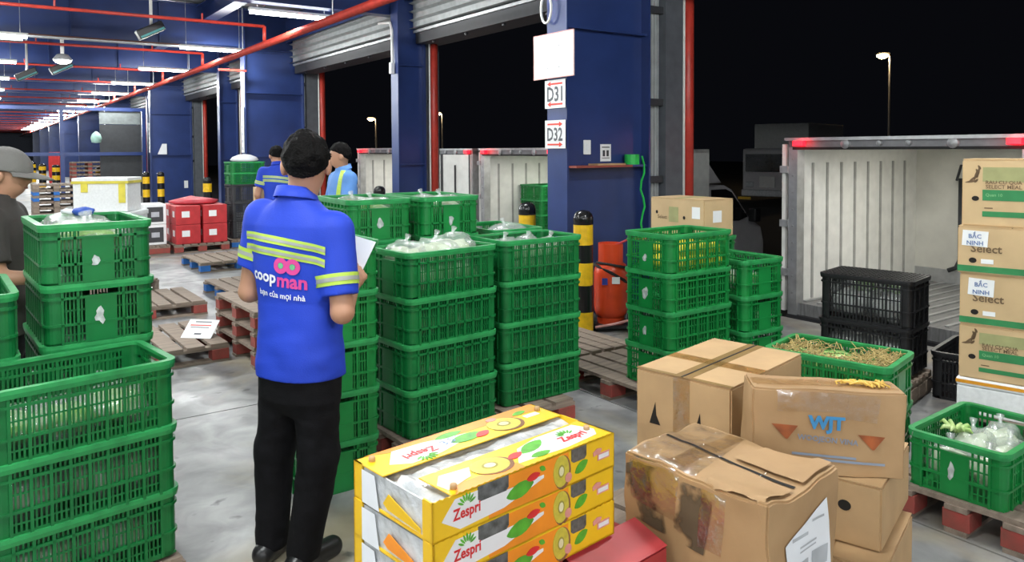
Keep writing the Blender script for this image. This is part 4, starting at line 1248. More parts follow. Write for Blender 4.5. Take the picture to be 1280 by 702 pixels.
MB().box(-.01,.06,-.165,-.155,.44,.50).build('white_tag', white_m, t)
frc = (Vector((-.13,-.15,0)), Vector((1,0,0)), Vector((0,0,1)), Vector((0,-1,0)))
c = thing('cylinder_cart', 'low cart with black wheel under the orange gas cylinder', 'cart', TR(.905, 6.98, 0))
MB().box(-.16,.16,-.16,.16,.035,.06).build('platform', steel_dark, c)
for x in (-.17, .17):
    MB().tube([(x-.02,-.06,.075),(x+.02,-.06,.075)], .075, 16).build('wheel', rubber, c)
MB().tube([(-.16,-.17,.05),(.0,-.22,.09),(.14,-.2,.12)], .012, 6).build('front_bar', mat('pale_red', (.7,.35,.33), .6), c)

# ------------------------------------------------------------------ goods in the far left part of the hall
def red_box(x, y, z, label, g):
    t = thing('red_carton', label, 'box', TR(x, y, z, BA), g)
    MB().box(-.19,.19,-.22,.22,0,.31).build('body', mat('red_carton_far', (.50,.03,.035), .5), t, bevel=.012)
    MB().box(-.1,.02,-.223,-.22,.12,.22).build('white_label', white_m, t)
    MB().box(-.193,-.19,-.12,.02,.12,.22).build('white_label', white_m, t)
    return t
pallet(TR(-5.35, 12.85, 0, BA), 'red pallet under the far red cartons', .86, .95, 'red', 'pallets under goods')
for k in range(2):
    for i in range(2):
        for j in range(2):
            p = Vector((-5.35, 12.85, 0)) + BX*(-.21+.42*i) + BY*(-.23+.46*j)
            red_box(p.x, p.y, .146+.313*k, 'red carton with white labels on the far pallet, %s layer, %s %s' % (['lower','upper'][k], ['front','back'][j], ['left','right'][i]), 'far red cartons')
p = Vector((-5.35, 12.85, 0))
tt = thing('red_net_bag', 'crumpled red net bag lying on top of the far red cartons', 'bag', TR(p.x, p.y, .77, BA))
b = MB(); vs=[]
b.lathe([(.02,0),(.34,.01),(.36,.05),(.25,.09),(.1,.12),(.01,.12)], n=18)
b.v = [(x*(1+.2*math.sin(5*math.atan2(y,x))), y*.9, z*(1+.5*noise.noise(Vector((x*6,y*6,1))))) for x,y,z in b.v]
b.build('net', mat('red_net', (.55,.05,.07), .5, bump=.6), tt, smooth=True)
pallet(TR(-5.90, 12.47, 0, BA), 'pallet under the far black and white boxes', 0.38, .8, 'red', 'pallets under goods')
for k in range(2):
    for i in range(1):
        p = Vector((-5.90, 12.47, 0))
        t = thing('printed_box', 'black and white box left of the far red cartons, %s of two' % ['lower','upper'][k], 'box', TR(p.x, p.y, .146+.33*k, BA), 'far black and white boxes')
        MB().box(-.165,.165,-.25,.25,0,.325).build('body', white_m, t, bevel=.008)
        MB().box(-.12,.12,-.253,-.25,.04,.28).build('black_print', ink_m, t)
        MB().box(-.06,.06,-.256,-.253,.12,.20).build('pale_print', mat('pale_ink', (.45,.46,.5), .6), t)
# white foam box with yellow tape, on a lower box
t = thing('foam_box', 'white foam box with yellow tape beyond the left crates', 'box', TR(-4.62, 8.7, .98, R(6)))
MB().box(-.29,.29,-.2,.2,0,.33).build('body', foam_m, t, bevel=.01)
MB().box(-.30,.30,-.21,.21,.33,.38).build('lid', foam_m, t, bevel=.01)
ytape = mat('yellow_tape', (.72,.62,.08), .35)
MB().box(-.303,.303,-.213,.213,.315,.345).build('tape', ytape, t)
MB().box(-.20,-.13,-.213,-.2,.22,.32).build('tape_end', ytape, t); MB().box(.20,.27,-.213,-.2,.10,.33).build('tape_end', ytape, t)
t = thing('foam_box', 'larger white foam box supporting the yellow taped one', 'box', TR(-4.68, 8.7, .66, R(6)))
MB().box(-.40,.40,-.25,.25,0,.26).build('body', foam_m, t, bevel=.01); MB().box(-.41,.41,-.26,.26,.26,.315).build('lid', foam_m, t, bevel=.01)
pallet(TR(-4.68, 8.7, 0, R(6)), 'pallet under the white foam boxes', .98, .65, None, 'pallets under goods')
for k in range(2): crate('coarse', TR(-4.68, 8.7, .147+.25*k, R(6)), 'green plastic crate under the white foam boxes, %s' % ['lower','upper'][k], 'crates under foam boxes')
for k in range(6): pallet(TR(-11.4, 19, .145*k, BA), 'dark pallet in the pile with blue blocks behind the cap brim, level %s' % ['one','two','three','four','five','six'][k], 1.0, .9, 'blue' if k in (3, 4) else None, 'far pallet pile with blue blocks')
for k in range(9): pallet(TR(-15.0, 27, .145*k, BA), 'red pallet in the tall far red pile, level %s' % ['one','two','three','four','five','six','seven','eight','nine'][k], 1.1, 1.0, 'red', 'far red pallet pile')
tag(MB().box(-.25,.25,-.2,.2,0,1.5).build('fire_cabinet', mat('fire_red', (.5,.03,.03), .4), M=TR(-20.3, 34, .15), bevel=.03), 'narrow red fire cabinet far down the hall', 'cabinet')
tag(MB().lathe([(.02,0),(.14,.02),(.17,.16),(.13,.30),(.05,.38),(.01,.40)], n=14).build('hanging_bag', mat('mint_plastic', (.45,.72,.62), .5), M=TR(-14.1, 25.9, 1.95), smooth=True), 'pale green plastic bag hanging on the far post', 'bag')
tag(MB().prism([(-.22,0),(.05,0),(.05,.34),(-.08,.34)], 'y', 0, .06).build('paper_bundle', white_m, M=BM @ Matrix.Translation((.42,21.0,1.56))), 'white papers standing on the ledge of the far blue wall', 'paper')
tag(MB().box(-.06,.06,-.012,0,0,.24).build('socket_box', white_m, M=BM @ Matrix.Translation((1.05,21.08,.45)), bevel=.004), 'white socket box low on the far blue wall', 'switch')

# stack by the second worker
pallet(TR(-4.70, 13.40, 0, BA), 'pallet under the dark crates near the second worker', .70, .8, 'blue', 'pallets under goods')
base = TR(-4.70, 13.40, .147, BA+.06)
for k in range(3): crate('dark', base @ TR(0,0,.31*k), 'dark grey crate under the green ones near the second worker, %s' % ['lowest','middle','highest'][k], 'dark crates near the second worker')
for k in range(2): crate('low', base @ TR(0,0,.31*3+.19*k), 'low green crate on the dark crates near the second worker, %s' % ['lower','upper'][k], 'low crates near the second worker')
t = thing('white_sack', 'white domed sack on top of the far green crates', 'sack', base @ TR(0,0,.93+.39))
MB().lathe([(.20,0),(.24,.03),(.20,.08),(.10,.12),(.01,.13)], n=18).build('sack', paper_m, t, smooth=True)
crate('low', TR(-3.28, 10.3, 0.0, .5), 'low green crate on the floor under the second worker boxes', 'second worker boxes')
for k in range(3): crate('low', TR(-3.28, 10.3, .19*(k+1), .5), 'low green crate in the pile beside the second worker, %s' % ['second','third','fourth'][k], 'second worker boxes')
t = thing('foam_box', 'white foam box under the small carton beside the second worker', 'box', TR(-3.28, 10.3, .772, .5))
MB().box(-.2,.2,-.15,.15,0,.12).build('body', foam_m, t, bevel=.008); MB().box(-.205,.205,-.155,.155,.12,.16).build('lid', foam_m, t, bevel=.008)
t = thing('carton', 'small tan carton with brown print beside the second worker', 'box', TR(-3.28, 10.3, .935, .5))
MB().box(-.19,.19,-.14,.14,0,.23).build('body', card_p, t, bevel=.006); MB().box(-.1,.1,-.142,-.14,.08,.15).build('print', brown_ink, t)
# ------------------------------------------------------------------ produce
def lump(name, rx, ry, rz, seed, amp, m, parent=None, M=None, sub=3, freq=9, clamp=None):
    bm = bmesh.new(); bmesh.ops.create_icosphere(bm, subdivisions=sub, radius=1)
    for v in bm.verts:
        p = v.co.copy()
        k = 1 + amp*noise.noise(p*1.6+Vector((seed*3.3,seed,1))) + amp*.5*noise.noise(p*freq*.5+Vector((seed,2,seed)))
        v.co = Vector((p.x*rx*k, p.y*ry*k, max(p.z*rz*k, -rz*.75)))
        if clamp: v.co.x = min(max(v.co.x, clamp[0]), clamp[1]); v.co.y = min(max(v.co.y, clamp[2]), clamp[3])
    me = bpy.data.meshes.new(name); bm.to_mesh(me); bm.free()
    for p in me.polygons: p.use_smooth = True
    me.materials.append(m)
    return link(name, me, parent, M)
def veg_bag(M, label, r=(.12,.10,.08), m=None, seed=0, group=None, knot=True, clamp=None):
    t = thing('produce_bag', label, 'bag', M, group)
    rx, ry, rz = r
    rnd = random.Random(seed)
    for q in range(4):
        a = q*1.7+seed
        ox, oy = math.cos(a)*rx*.38, math.sin(a)*ry*.38
        cl = [clamp[0]-ox+.004, clamp[1]-ox-.004, clamp[2]-oy+.004, clamp[3]-oy-.004] if clamp else None
        lump('greens', rx*.5, ry*.5, rz*.62, seed*5+q, .35, m or leaf_w, t, Matrix.Translation((ox, oy, rz*.72)), 2, clamp=cl)
    lump('bag_film', rx, ry, rz, seed+.5, .30, bag_m, t, Matrix.Translation((0,0,rz*.8)), 3, 14, clamp=clamp)
    if knot:
        MB().tube([(0,0,rz*1.55),(.01,.005,rz*1.55+.025),(.025,.01,rz*1.55+.05)], [.02,.008,.018], 7).build('knot', bag_m, t, smooth=True)
    return t
def fill(cr, H, spots, label, m=None, group=None, r=(.12,.10,.08), knot=True):
    """bags standing in the crate cr"""
    for i, (x, y, z) in enumerate(spots):
        M = cr.matrix_basis @ TR(x, y, z)
        lab = label if len(spots) == 1 else label + ', ' + ['first', 'second', 'third', 'fourth', 'fifth', 'sixth'][i] + ' from the left'
        SEED[0] += 1
        veg_bag(M, lab, r, m, SEED[0], group, knot, (-.275-x, .275-x, -.18-y, .18-y))
fill(stkB[0], .25, [(-.17,.02,.135),(-.01,-.03,.15),(.15,.03,.155)], 'clear bag of pale cabbage behind the fruit cartons', leaf_w, 'cabbage bags', (.125,.14,.085))
fill(stkB[0], .25, [(-.15,0,.012),(.02,0,.012),(.17,0,.012)], 'low bag of pale cabbage behind the fruit cartons', leaf_w, 'low cabbage bags', (.12,.17,.085), False)
fill(stkB2[0], .25, [(-.15,0,.012),(.02,0,.012),(.17,0,.012)], 'low bag of pale greens left of the bollard', leaf_w, 'low bags left of the bollard', (.12,.17,.07), False)
fill(stkB2[0], .25, [(-.16,0,.10),(.03,.02,.09),(.17,-.03,.085)], 'clear bag of greens left of the striped bollard', leaf_w, 'bags left of the bollard', (.12,.15,.08))
fill(stkC[0], .25, [(-.16,0,.10),(.10,.02,.095)], "bag of leafy greens behind the man's shoulder", leaf_g, 'bags of leafy greens', (.15,.15,.085))
fill(stkD[0], .25, [(-.15,0,.11),(.12,0,.10)], 'bag of light greens before the slim blue column', leaf_w, 'bags of light greens', (.15,.15,.08))
fill(stkE[0], .25, [(-.12,0,.10)], 'white bag in the crate behind the ones left of the bollard', mat('white_goods', (.75,.76,.74), .6), None, (.18,.15,.10))
fill(stkL1[0], .25, [(-.17,.02,.10),(.02,-.03,.09),(.18,.02,.10)], 'clear bag of greens beside the man in the cap', leaf_g, 'bags beside the capped man', (.13,.16,.085))
fill(stkL0[0], .25, [(-.14,0,.07),(.12,0,.06)], 'bag of pale greens at the left picture edge', leaf_w, 'bags at the left edge', (.14,.15,.08))
fill(stkFL[0], .25, [(-.19,0,.012),(-.03,-.02,.012),(.14,.02,.012)], 'bag of green vegetables low in the top foreground crate', leaf_g, 'bags in the foreground crate', (.12,.16,.072), False)
fill(stkFL[1], .25, [(-.15,0,.012),(.06,0,.012),(.21,0,.012)], 'bag of pale greens in the second foreground crate', leaf_w, 'bags in the second foreground crate', (.12,.16,.09), False)
fill(stkFL[2], .25, [(-.12,0,.012),(.13,0,.012)], 'bag of cabbage in the lowest foreground crate', leaf_w, 'bags in the lowest foreground crate', (.15,.16,.09), False)
for k, c in enumerate((stkB[1], stkB[2], stkB2[1], stkB2[2], stkB2[3])):
    fill(c, .25, [(-.13,0,.012),(.14,0,.012)], ['bag of dark greens, second crate behind the fruit cartons', 'bag of dark greens, third crate behind the fruit cartons', 'bag of greens, second crate left of the bollard', 'bag of greens, third crate left of the bollard', 'bag of greens, lowest crate left of the bollard'][k], leaf_g, 'bags in lower crates', (.14,.15,.08), False)
fill(stkF2[0], .25, [(-.14,0,.03),(.12,0,.04)], 'bundle of green herbs before the open truck pillar', leaf_g, 'herb bundles', (.14,.14,.07))
fill(stkV[0], .25, [(-.19,.06,.05),(-.17,-.09,.05),(.02,.05,.075),(.03,-.10,.06),(.19,.0,.07)], 'clear bag of greens above the red pallet', leaf_w, 'bags on the red pallet', (.10,.09,.085))
fill(stkQ[0], .31, [(-.14,0,.012),(.13,0,.012)], 'white bag of greens inside the lidded black crate', mat('white_goods', (.75,.76,.74), .6), 'bags in the black crate', (.16,.25,.135), False)
for i in range(2): veg_bag(stkQ[0].matrix_basis @ TR(-.1+.2*i, -.09, .155), 'green cabbage in the lidded black crate, %s' % ['left', 'right'][i], (.09,.09,.07), leaf_g, 60+i, 'cabbage in the black crate', False)
fill(stkQ[1], .31, [(-.14,0,.012),(.13,0,.012)], 'white bag of greens inside the lower black crate', mat('white_goods', (.75,.76,.74), .6), 'bags in the lower black crate', (.16,.25,.13), False)
# fan of leaves on the bag in the right crate
t = thing('leafy_vegetable', 'light green leafy stems sticking out of the bagged greens crate', 'vegetable', stkV[0].matrix_basis @ TR(-.04, .10, .20))
for i in range(8):
    a = i*.8
    MB().tube([(0,0,0),(.022*math.cos(a),.03*math.sin(a),.022),(.05*math.cos(a),.055*math.sin(a),.026+.008*(i%3)),(.065*math.cos(a),.07*math.sin(a),.012+.008*(i%3))], [.006,.011,.010,.003], 6).build('leaf', leaf_m, t, smooth=True)
# lemons
lem = mat('lemon', (.78,.62,.03), .4, var=.1, scale=20)
lm = None
rnd = random.Random(4)
for j in range(3):
    for i in range(7):
        for k in range(2 if i > 1 else 1):
            if lm is None:
                b = MB(); b.lathe([(.003,-.048),(.012,-.044),(.03,-.028),(.038,0),(.03,.028),(.012,.044),(.003,.048)], n=12); lm = b.mesh('lemon', lem, True)
            o = link('lemon', lm, None, stkF[0].matrix_basis @ TR(-.22+.073*i, -.13+.12*j+rnd.uniform(-.02,.02), .052+.078*k, rnd.uniform(0,3)) @ Matrix.Rotation(1.3, 4, 'X'))
            tag(o, 'yellow lemon among the lemons in the green crate right of the gas cylinder', 'lemon', 'lemons in the crate')
# straw and melons
def melon_mat():
    m = bpy.data.materials.new('watermelon_rind'); m.use_nodes = True
    nt = m.node_tree; b = nt.nodes['Principled BSDF']
    tc = nt.nodes.new('ShaderNodeTexCoord'); w = nt.nodes.new('ShaderNodeTexWave')
    w.wave_type = 'BANDS'; w.bands_direction = 'Y'; w.inputs['Scale'].default_value = 9; w.inputs['Distortion'].default_value = 3.5; w.inputs['Detail'].default_value = 3
    nt.links.new(tc.outputs['Object'], w.inputs['Vector'])
    r = nt.nodes.new('ShaderNodeValToRGB'); r.color_ramp.elements[0].color = (.03,.15,.03,1); r.color_ramp.elements[1].color = (.34,.50,.16,1)
    r.color_ramp.elements[0].position = .25; r.color_ramp.elements[1].position = .55
    nt.links.new(w.outputs['Fac'], r.inputs['Fac']); nt.links.new(r.outputs['Color'], b.inputs['Base Color'])
    b.inputs['Roughness'].default_value = .3
    return m
mm = melon_mat()
for i, (x, y) in enumerate(((.015,-.05),(-.17,.0),(.19,.03))):
    M = stkW[0].matrix_basis @ TR(x, y, .125, .3+i)
    b = MB(); b.lathe([(.004,-.13),(.05,-.118),(.09,-.08),(.107,0),(.09,.08),(.05,.118),(.004,.13)], n=20)
    o = b.build('watermelon', mm, None, True, M=M @ Matrix.Rotation(R(80), 4, 'Y'))
    tag(o, ['striped watermelon showing between the straw in the green crate', 'striped watermelon mostly under straw, right end of the crate', 'striped watermelon mostly under straw, left end of the crate'][i], 'watermelon', 'watermelons')
b = MB(); rnd = random.Random(11)
for i in range(420):
    x = rnd.uniform(-.27,.27); y = rnd.uniform(-.17,.17)
    if abs(x-.015) < .10 and abs(y+.04) < .12 and rnd.random() < .85: continue
    a = rnd.uniform(0, 6.3); l = rnd.uniform(.05,.13); z = .205+.03*rnd.random()+.025*noise.noise(Vector((x*8,y*8,0)))
    p = [(max(-.28,min(.28,x+math.cos(a)*l*(q/3-.5)+rnd.uniform(-.01,.01))), max(-.185,min(.185,y+math.sin(a)*l*(q/3-.5))), z+rnd.uniform(-.015,.03)) for q in range(4)]
    b.tube(p, .0022, 4)
o = b.build('straw', mat('straw', (.50,.38,.15), .7, var=.3, scale=30), None, M=stkW[0].matrix_basis.copy())
tag(o, 'dry yellow straw packed around the watermelons', 'straw'); o['kind'] = 'stuff'
# blue and white cloth glove on the far crate rim
t = thing('work_glove', 'blue and white work glove lying behind the crate beside the capped man', 'glove', stkL1[0].matrix_basis @ TR(.16,-.02,.245))
lump('palm', .06,.045,.022, 3, .2, mat('glove_blue', (.02,.08,.42), .7), t, Matrix.Translation((0,0,.02)))
for i in range(4):
    MB().tube([(.04,-.03+.02*i,.02),(.08,-.035+.024*i,.022),(.115,-.04+.028*i,.012)], [.012,.011,.008], 8).build('finger', mat('glove_white', (.72,.74,.78), .7), t, smooth=True)
MB().tube([(0,.04,.02),(.03,.065,.025),(.055,.075,.02)], [.013,.012,.009], 8).build('finger', mat('glove_white', (.72,.74,.78), .7), t, smooth=True)

# ------------------------------------------------------------------ people
def surface_nets(F, org, h):
    s = F < 0
    nx, ny, nz = F.shape
    cnt = np.zeros((nx-1, ny-1, nz-1), np.int8)
    for dx in (0,1):
        for dy in (0,1):
            for dz in (0,1):
                cnt += s[dx:nx-1+dx, dy:ny-1+dy, dz:nz-1+dz]
    act = (cnt > 0) & (cnt < 8)
    idx = -np.ones(act.shape, np.int64)
    ii = np.argwhere(act)
    idx[act] = np.arange(len(ii))
    acc = np.zeros((len(ii), 3)); num = np.zeros(len(ii))
    corners = [(0,0,0),(1,0,0),(0,1,0),(1,1,0),(0,0,1),(1,0,1),(0,1,1),(1,1,1)]
    for a in corners:
        for ax in range(3):
            if a[ax]: continue
            b = list(a); b[ax] = 1
            fa = F[ii[:,0]+a[0], ii[:,1]+a[1], ii[:,2]+a[2]]
            fb = F[ii[:,0]+b[0], ii[:,1]+b[1], ii[:,2]+b[2]]
            m = (fa < 0) != (fb < 0)
            t = np.where(m, fa/np.where(m, fa-fb, 1), 0)
            p = np.array(a, float)[None,:].repeat(len(ii), 0)
            p[:,ax] += t
            acc[m] += p[m]; num[m] += 1
    V = (ii + acc/num[:,None])*h + np.array(org)
    faces = []
    for ax in range(3):
        sl0 = [slice(None)]*3; sl1 = [slice(None)]*3
        sl0[ax] = slice(0, -1); sl1[ax] = slice(1, None)
        c = s[tuple(sl0)] != s[tuple(sl1)]
        e = np.argwhere(c)
        o1, o2 = [(1,2),(2,0),(0,1)][ax]
        ok = (e[:,o1] > 0) & (e[:,o2] > 0) & (e[:,o1] < F.shape[o1]-1) & (e[:,o2] < F.shape[o2]-1)
        e = e[ok]
        def g(d1, d2):
            q = e.copy(); q[:,o1] -= d1; q[:,o2] -= d2
            return idx[q[:,0], q[:,1], q[:,2]]
        quad = np.stack([g(1,1), g(0,1), g(0,0), g(1,0)], 1)
        flip = s[e[:,0], e[:,1], e[:,2]]
        quad[~flip] = quad[~flip][:, ::-1]
        faces.append(quad)
    return V, np.concatenate(faces)

class SDF:
    def __init__(self, lo, hi, h):
        self.lo = np.array(lo, float); self.h = h
        self.n = np.ceil((np.array(hi)-self.lo)/h).astype(int)+1
        self.F = np.full(self.n, 1.0)
    def sub(self, a, b):
        i0 = np.clip(np.floor((np.array(a)-self.lo)/self.h).astype(int), 0, self.n)
        i1 = np.clip(np.ceil((np.array(b)-self.lo)/self.h).astype(int)+1, 0, self.n)
        sl = tuple(slice(i0[k], i1[k]) for k in range(3))
        g = [self.lo[k] + self.h*np.arange(i0[k], i1[k]) for k in range(3)]
        X, Y, Z = np.meshgrid(*g, indexing='ij')
        return sl, X, Y, Z
    def blend(self, sl, d, k):
        a = self.F[sl]
        hh = np.maximum(k-np.abs(a-d), 0)/k if k > 0 else 0
        self.F[sl] = np.minimum(a, d) - (hh*hh*k*.25 if k > 0 else 0)
    def cone(self, a, b, ra, rb, k=.02, cut=None):
        a = np.array(a, float); b = np.array(b, float)
        m = max(ra, rb)+k+3*self.h
        sl, X, Y, Z = self.sub(np.minimum(a,b)-m, np.maximum(a,b)+m)
        ab = b-a; L2 = ab@ab
        t = np.clip(((X-a[0])*ab[0]+(Y-a[1])*ab[1]+(Z-a[2])*ab[2])/L2, 0, 1)
        d = np.sqrt((X-a[0]-t*ab[0])**2+(Y-a[1]-t*ab[1])**2+(Z-a[2]-t*ab[2])**2) - (ra+(rb-ra)*t)
        if cut is not None:
            p, nrm = np.array(cut[0]), np.array(cut[1])/np.linalg.norm(cut[1])
            d = np.maximum(d, (X-p[0])*nrm[0]+(Y-p[1])*nrm[1]+(Z-p[2])*nrm[2])
        self.blend(sl, d, k); return self
    def chain(self, pts, rs, k=.01):
        for i in range(len(pts)-1): self.cone(pts[i], pts[i+1], rs[i], rs[i+1], k)
        return self
    def ell(self, c, r, k=.02, Rm=None, cut=None):
        c = np.array(c, float); r = np.array(r, float); m = r.max()+k+3*self.h
        sl, X, Y, Z = self.sub(c-m, c+m)
        P = [X-c[0], Y-c[1], Z-c[2]]
        if Rm is not None:
            Q = [Rm[0][i]*P[0]+Rm[1][i]*P[1]+Rm[2][i]*P[2] for i in range(3)]
        else: Q = P
        k0 = np.sqrt((Q[0]/r[0])**2+(Q[1]/r[1])**2+(Q[2]/r[2])**2)
        k1 = np.sqrt((Q[0]/r[0]**2)**2+(Q[1]/r[1]**2)**2+(Q[2]/r[2]**2)**2)
        d = k0*(k0-1)/np.maximum(k1, 1e-6)
        if cut is not None: d = np.maximum(d, cut(X, Y, Z))
        self.blend(sl, d, k); return self
    def loft(self, tab, k=.02, p=2.3):
        """rows z, cx, cy, rx, ry"""
        tab = np.array(tab, float)
        z0, z1 = tab[0,0], tab[-1,0]; m = .06
        rx = tab[:,3].max()+m; ry = tab[:,4].max()+m
        sl, X, Y, Z = self.sub((tab[:,1].min()-rx, tab[:,2].min()-ry, z0-m), (tab[:,1].max()+rx, tab[:,2].max()+ry, z1+m))
        I = lambda c: np.interp(Z, tab[:,0], tab[:,c])
        a, b = I(3), I(4)
        q = (np.abs((X-I(1))/a)**p + np.abs((Y-I(2))/b)**p)**(1/p)
        d = (q-1)*np.minimum(a, b)
        d = np.maximum(d, np.maximum(z0-Z, Z-z1))
        self.blend(sl, d, k); return self
    def keep(self, fn):
        sl, X, Y, Z = self.sub(self.lo, self.lo+self.n*self.h)
        self.F = np.maximum(self.F, fn(X, Y, Z)); return self
    def mesh(self, name, m, disp=None):
        self.F[0] = 1; self.F[-1] = 1; self.F[:,0] = 1; self.F[:,-1] = 1; self.F[:,:,0] = 1; self.F[:,:,-1] = 1
        V, Q = surface_nets(self.F, self.lo, self.h)
        if disp is not None: V = V + disp(V)
        me = bpy.data.meshes.new(name)
        me.from_pydata(V.tolist(), [], Q.tolist())
        for p in me.polygons: p.use_smooth = True
        me.materials.append(m)
        return me

def hand(S, wrist, fwd, up, side, sc=1.0, curl=.9):
    """palm plus five fingers; fwd: along the palm, up: back of the hand, side: towards the thumb"""
    w = np.array(wrist, float); f = np.array(fwd)/np.linalg.norm(fwd); u = np.array(up, float); u -= f*(u@f); u /= np.linalg.norm(u); s = np.array(side, float)
    s -= f*(s@f); s -= u*(s@u); s /= np.linalg.norm(s)
    S.cone(w, w+f*.03*sc, .026*sc, .03*sc, .01)
    for q in (-.024,-.008,.008,.024):
        S.cone(w+f*.02*sc+s*q*.7*sc, w+f*.085*sc+s*q*sc, .015*sc, .013*sc, .012)
    for i, q in enumerate((-.028,-.0095,.0095,.028)):
        l = (.062,.078,.082,.072)[i]*sc
        p0 = w+f*.085*sc+s*q*sc
        d1 = f*math.cos(curl*.5)-u*math.sin(curl*.5); d2 = f*math.cos(curl*1.3)-u*math.sin(curl*1.3); d3 = f*math.cos(curl*2)-u*math.sin(curl*2)
        p1 = p0+d1*l*.45; p2 = p1+d2*l*.32; p3 = p2+d3*l*.25
        S.chain([p0,p1,p2,p3], [.0105*sc,.0095*sc,.0088*sc,.0078*sc], .004)
    t0 = w+f*.025*sc+s*.026*sc; t1 = t0+(f*.6+s*.7-u*.2)*.04*sc; t2 = t1+(f*.9+s*.15-u*.4)*.034*sc; t3 = t2+(f*.9-s*.15-u*.4)*.022*sc
    S.chain([t0,t1,t2,t3], [.015*sc,.0125*sc,.0105*sc,.009*sc], .006)

def person(label, loc, yaw, A):
    """local axes: x to the person's right, y forward, z up"""
    H = A.get('h', .006); Hc = A.get('hc', H)
    t = thing('person', label, 'person', TR(loc[0], loc[1], 0, yaw))
    lo = (-.55,-.35,-.02); hi = (.55,.55,1.80)
    px = A.get('lean', 0.0)                 # feet shift against the hips
    sh = A.get('drop', 0.0)                 # right shoulder lower than left
    dz = A.get('dz', 0.0)
    # head transform
    piv = np.array((0, -.01, 1.47)); hy = R(A.get('head_yaw', 0)); hp = R(A.get('head_pitch', 0))
    Rm = np.array(Matrix.Rotation(hy, 3, 'Z') @ Matrix.Rotation(hp, 3, 'X'))
    hx = np.array((A.get('headx', 0.0), 0, 0))
    def hd(p): return piv + hx + Rm @ (np.array(p, float)-piv)
    RS, LS = np.array((.175,-.005,1.375-sh)), np.array((-.175,-.005,1.385+sh*.4))
    RE, RW = np.array(A['r_elbow']), np.array(A['r_wrist'])
    LE, LW = np.array(A['l_elbow']), np.array(A['l_wrist'])
    feet = A.get('feet', [((.085+px,0.0),8), ((-.085+px,.0),-8)])
    # ---- body, one continuous surface
    S = SDF(lo, hi, H)
    S.ell(hd((0,.005,1.615)), (.074,.093,.098), .02, Rm)
    S.ell(hd((0,.038,1.555)), (.056,.062,.066), .03, Rm)
    S.ell(hd((0,.105,1.588)), (.013,.018,.022), .012, Rm)
    S.ell(hd((0,.094,1.552)), (.024,.012,.008), .008, Rm)
    for sx in (-1,1): S.ell(hd((sx*.083,-.004,1.590)), (.014,.024,.034), .006, Rm)
    S.cone((0,-.012,1.40), hd((0,-.004,1.55)), .060, .056, .03)
    S.loft([(.86,0,0,.13,.09),(.95,0,0,.140,.10),(1.08,0,0,.135,.10),(1.25,0,0,.155,.11),(1.36,0,-.005,.15,.095),(1.42,0,-.01,.09,.07)], .04)
    S.cone(LS, RS, .05, .05, .04)
    for (s_, e_, w_) in ((RS,RE,RW),(LS,LE,LW)):
        S.cone(s_, e_, .050, .042, .02); S.cone(e_, w_, .041, .027, .015)
    for side_, (e_, w_) in (('r',(RE,RW)),('l',(LE,LW))):
        hcfg = A.get(side_+'_hand', {})
        f = hcfg.get('fwd', w_-e_)
        hand(S, w_, f, hcfg.get('up', (0,0,1)), hcfg.get('side', (-1 if side_ == 'r' else 1, 0, 0)), curl=hcfg.get('curl', .9))
    for (xy, toe), sx in zip(feet, (1,-1)):
        S.cone((sx*.075,0,.88), (sx*.08+xy[0]*.4,.02,.50), .068, .052, .03)
        S.cone((sx*.08+xy[0]*.4,.02,.50), (xy[0],xy[1],.09), .055, .038, .02)
        S.cone((xy[0],xy[1],.06), (xy[0]+.1*math.sin(R(toe)),xy[1]+.12,.035), .036, .03, .02)
    link('body', S.mesh('body', skin_m), t)
    # ---- hair
    if A.get('hair', True):
        S = SDF((-.2,-.25,1.38), (.2,.25,1.82), Hc)
        def cutf(X, Y, Z):
            P = np.stack([X-piv[0], Y-piv[1], Z-piv[2]], -1) @ Rm
            x, y, z = P[...,0]+piv[0], P[...,1]+piv[1], P[...,2]+piv[2]
            line = np.where(y > .03, 1.645+(y-.03)*.35, np.where(y > -.03, 1.60+(y+.03)*.75, 1.535+(y+.10)*.75))
            return line - z
        S.ell(hd((0,-.004,1.628)), (.085,.104,.104), .0, Rm, lambda X,Y,Z: np.maximum(cutf(X,Y,Z), 1.600-Z))
        S.ell(hd((0,-.012,1.602)), (.0765,.086,.11), .035, Rm, cutf)
        def disp(V):
            r = np.array([noise.noise(Vector(v)*26)*.010 + noise.noise(Vector((v[0]*55, v[1]*55, v[2]*18)))*.006 for v in V])
            c = hd((0,0,1.60)); d = V-c; d /= np.linalg.norm(d, axis=1)[:,None]
            return d*r[:,None]*np.clip((V[:,2]-1.56)/.06, .15, 1)[:,None]
        link('hair', S.mesh('hair', hair_m, disp), t)
    # ---- face marks
    for sx in (-1, 1):
        c = hd((sx*.032,.088,1.605)); o = lump('eye', .013,.008,.008, 1, 0, mat('eye_dark', (.03,.02,.015), .3), t, Matrix.Translation(c), 2)
        b = MB(); b.tube([hd((sx*.018,.099,1.628)), hd((sx*.034,.096,1.634)), hd((sx*.052,.084,1.628))], .0045, 6); b.build('eyebrow', hair_m, t)
    b = MB(); b.tube([hd((-.022,.099,1.548)), hd((0,.105,1.546)), hd((.022,.099,1.548))], .0042, 6); b.build('mouth', mat('lip', (.35,.13,.10), .5), t)
    # ---- trousers
    S = SDF((-.35,-.3,-.01), (.35,.35,1.02), Hc)
    S.loft([(.64,0,0,.10,.07),(.70,0,-.004,.150,.106),(.80,0,-.005,.158,.115),(.88,0,-.005,.150,.108)], .03)
    for (xy, toe), sx in zip(feet, (1,-1)):
        S.cone((sx*.072,-.005,.82), (sx*.070+xy[0]*.4,.015,.48), .094, .078, .03)
        S.cone((sx*.074+xy[0]*.4,.015,.48), (xy[0],xy[1],.085), .078, .066, .02)
    S.keep(lambda X,Y,Z: .055-Z)
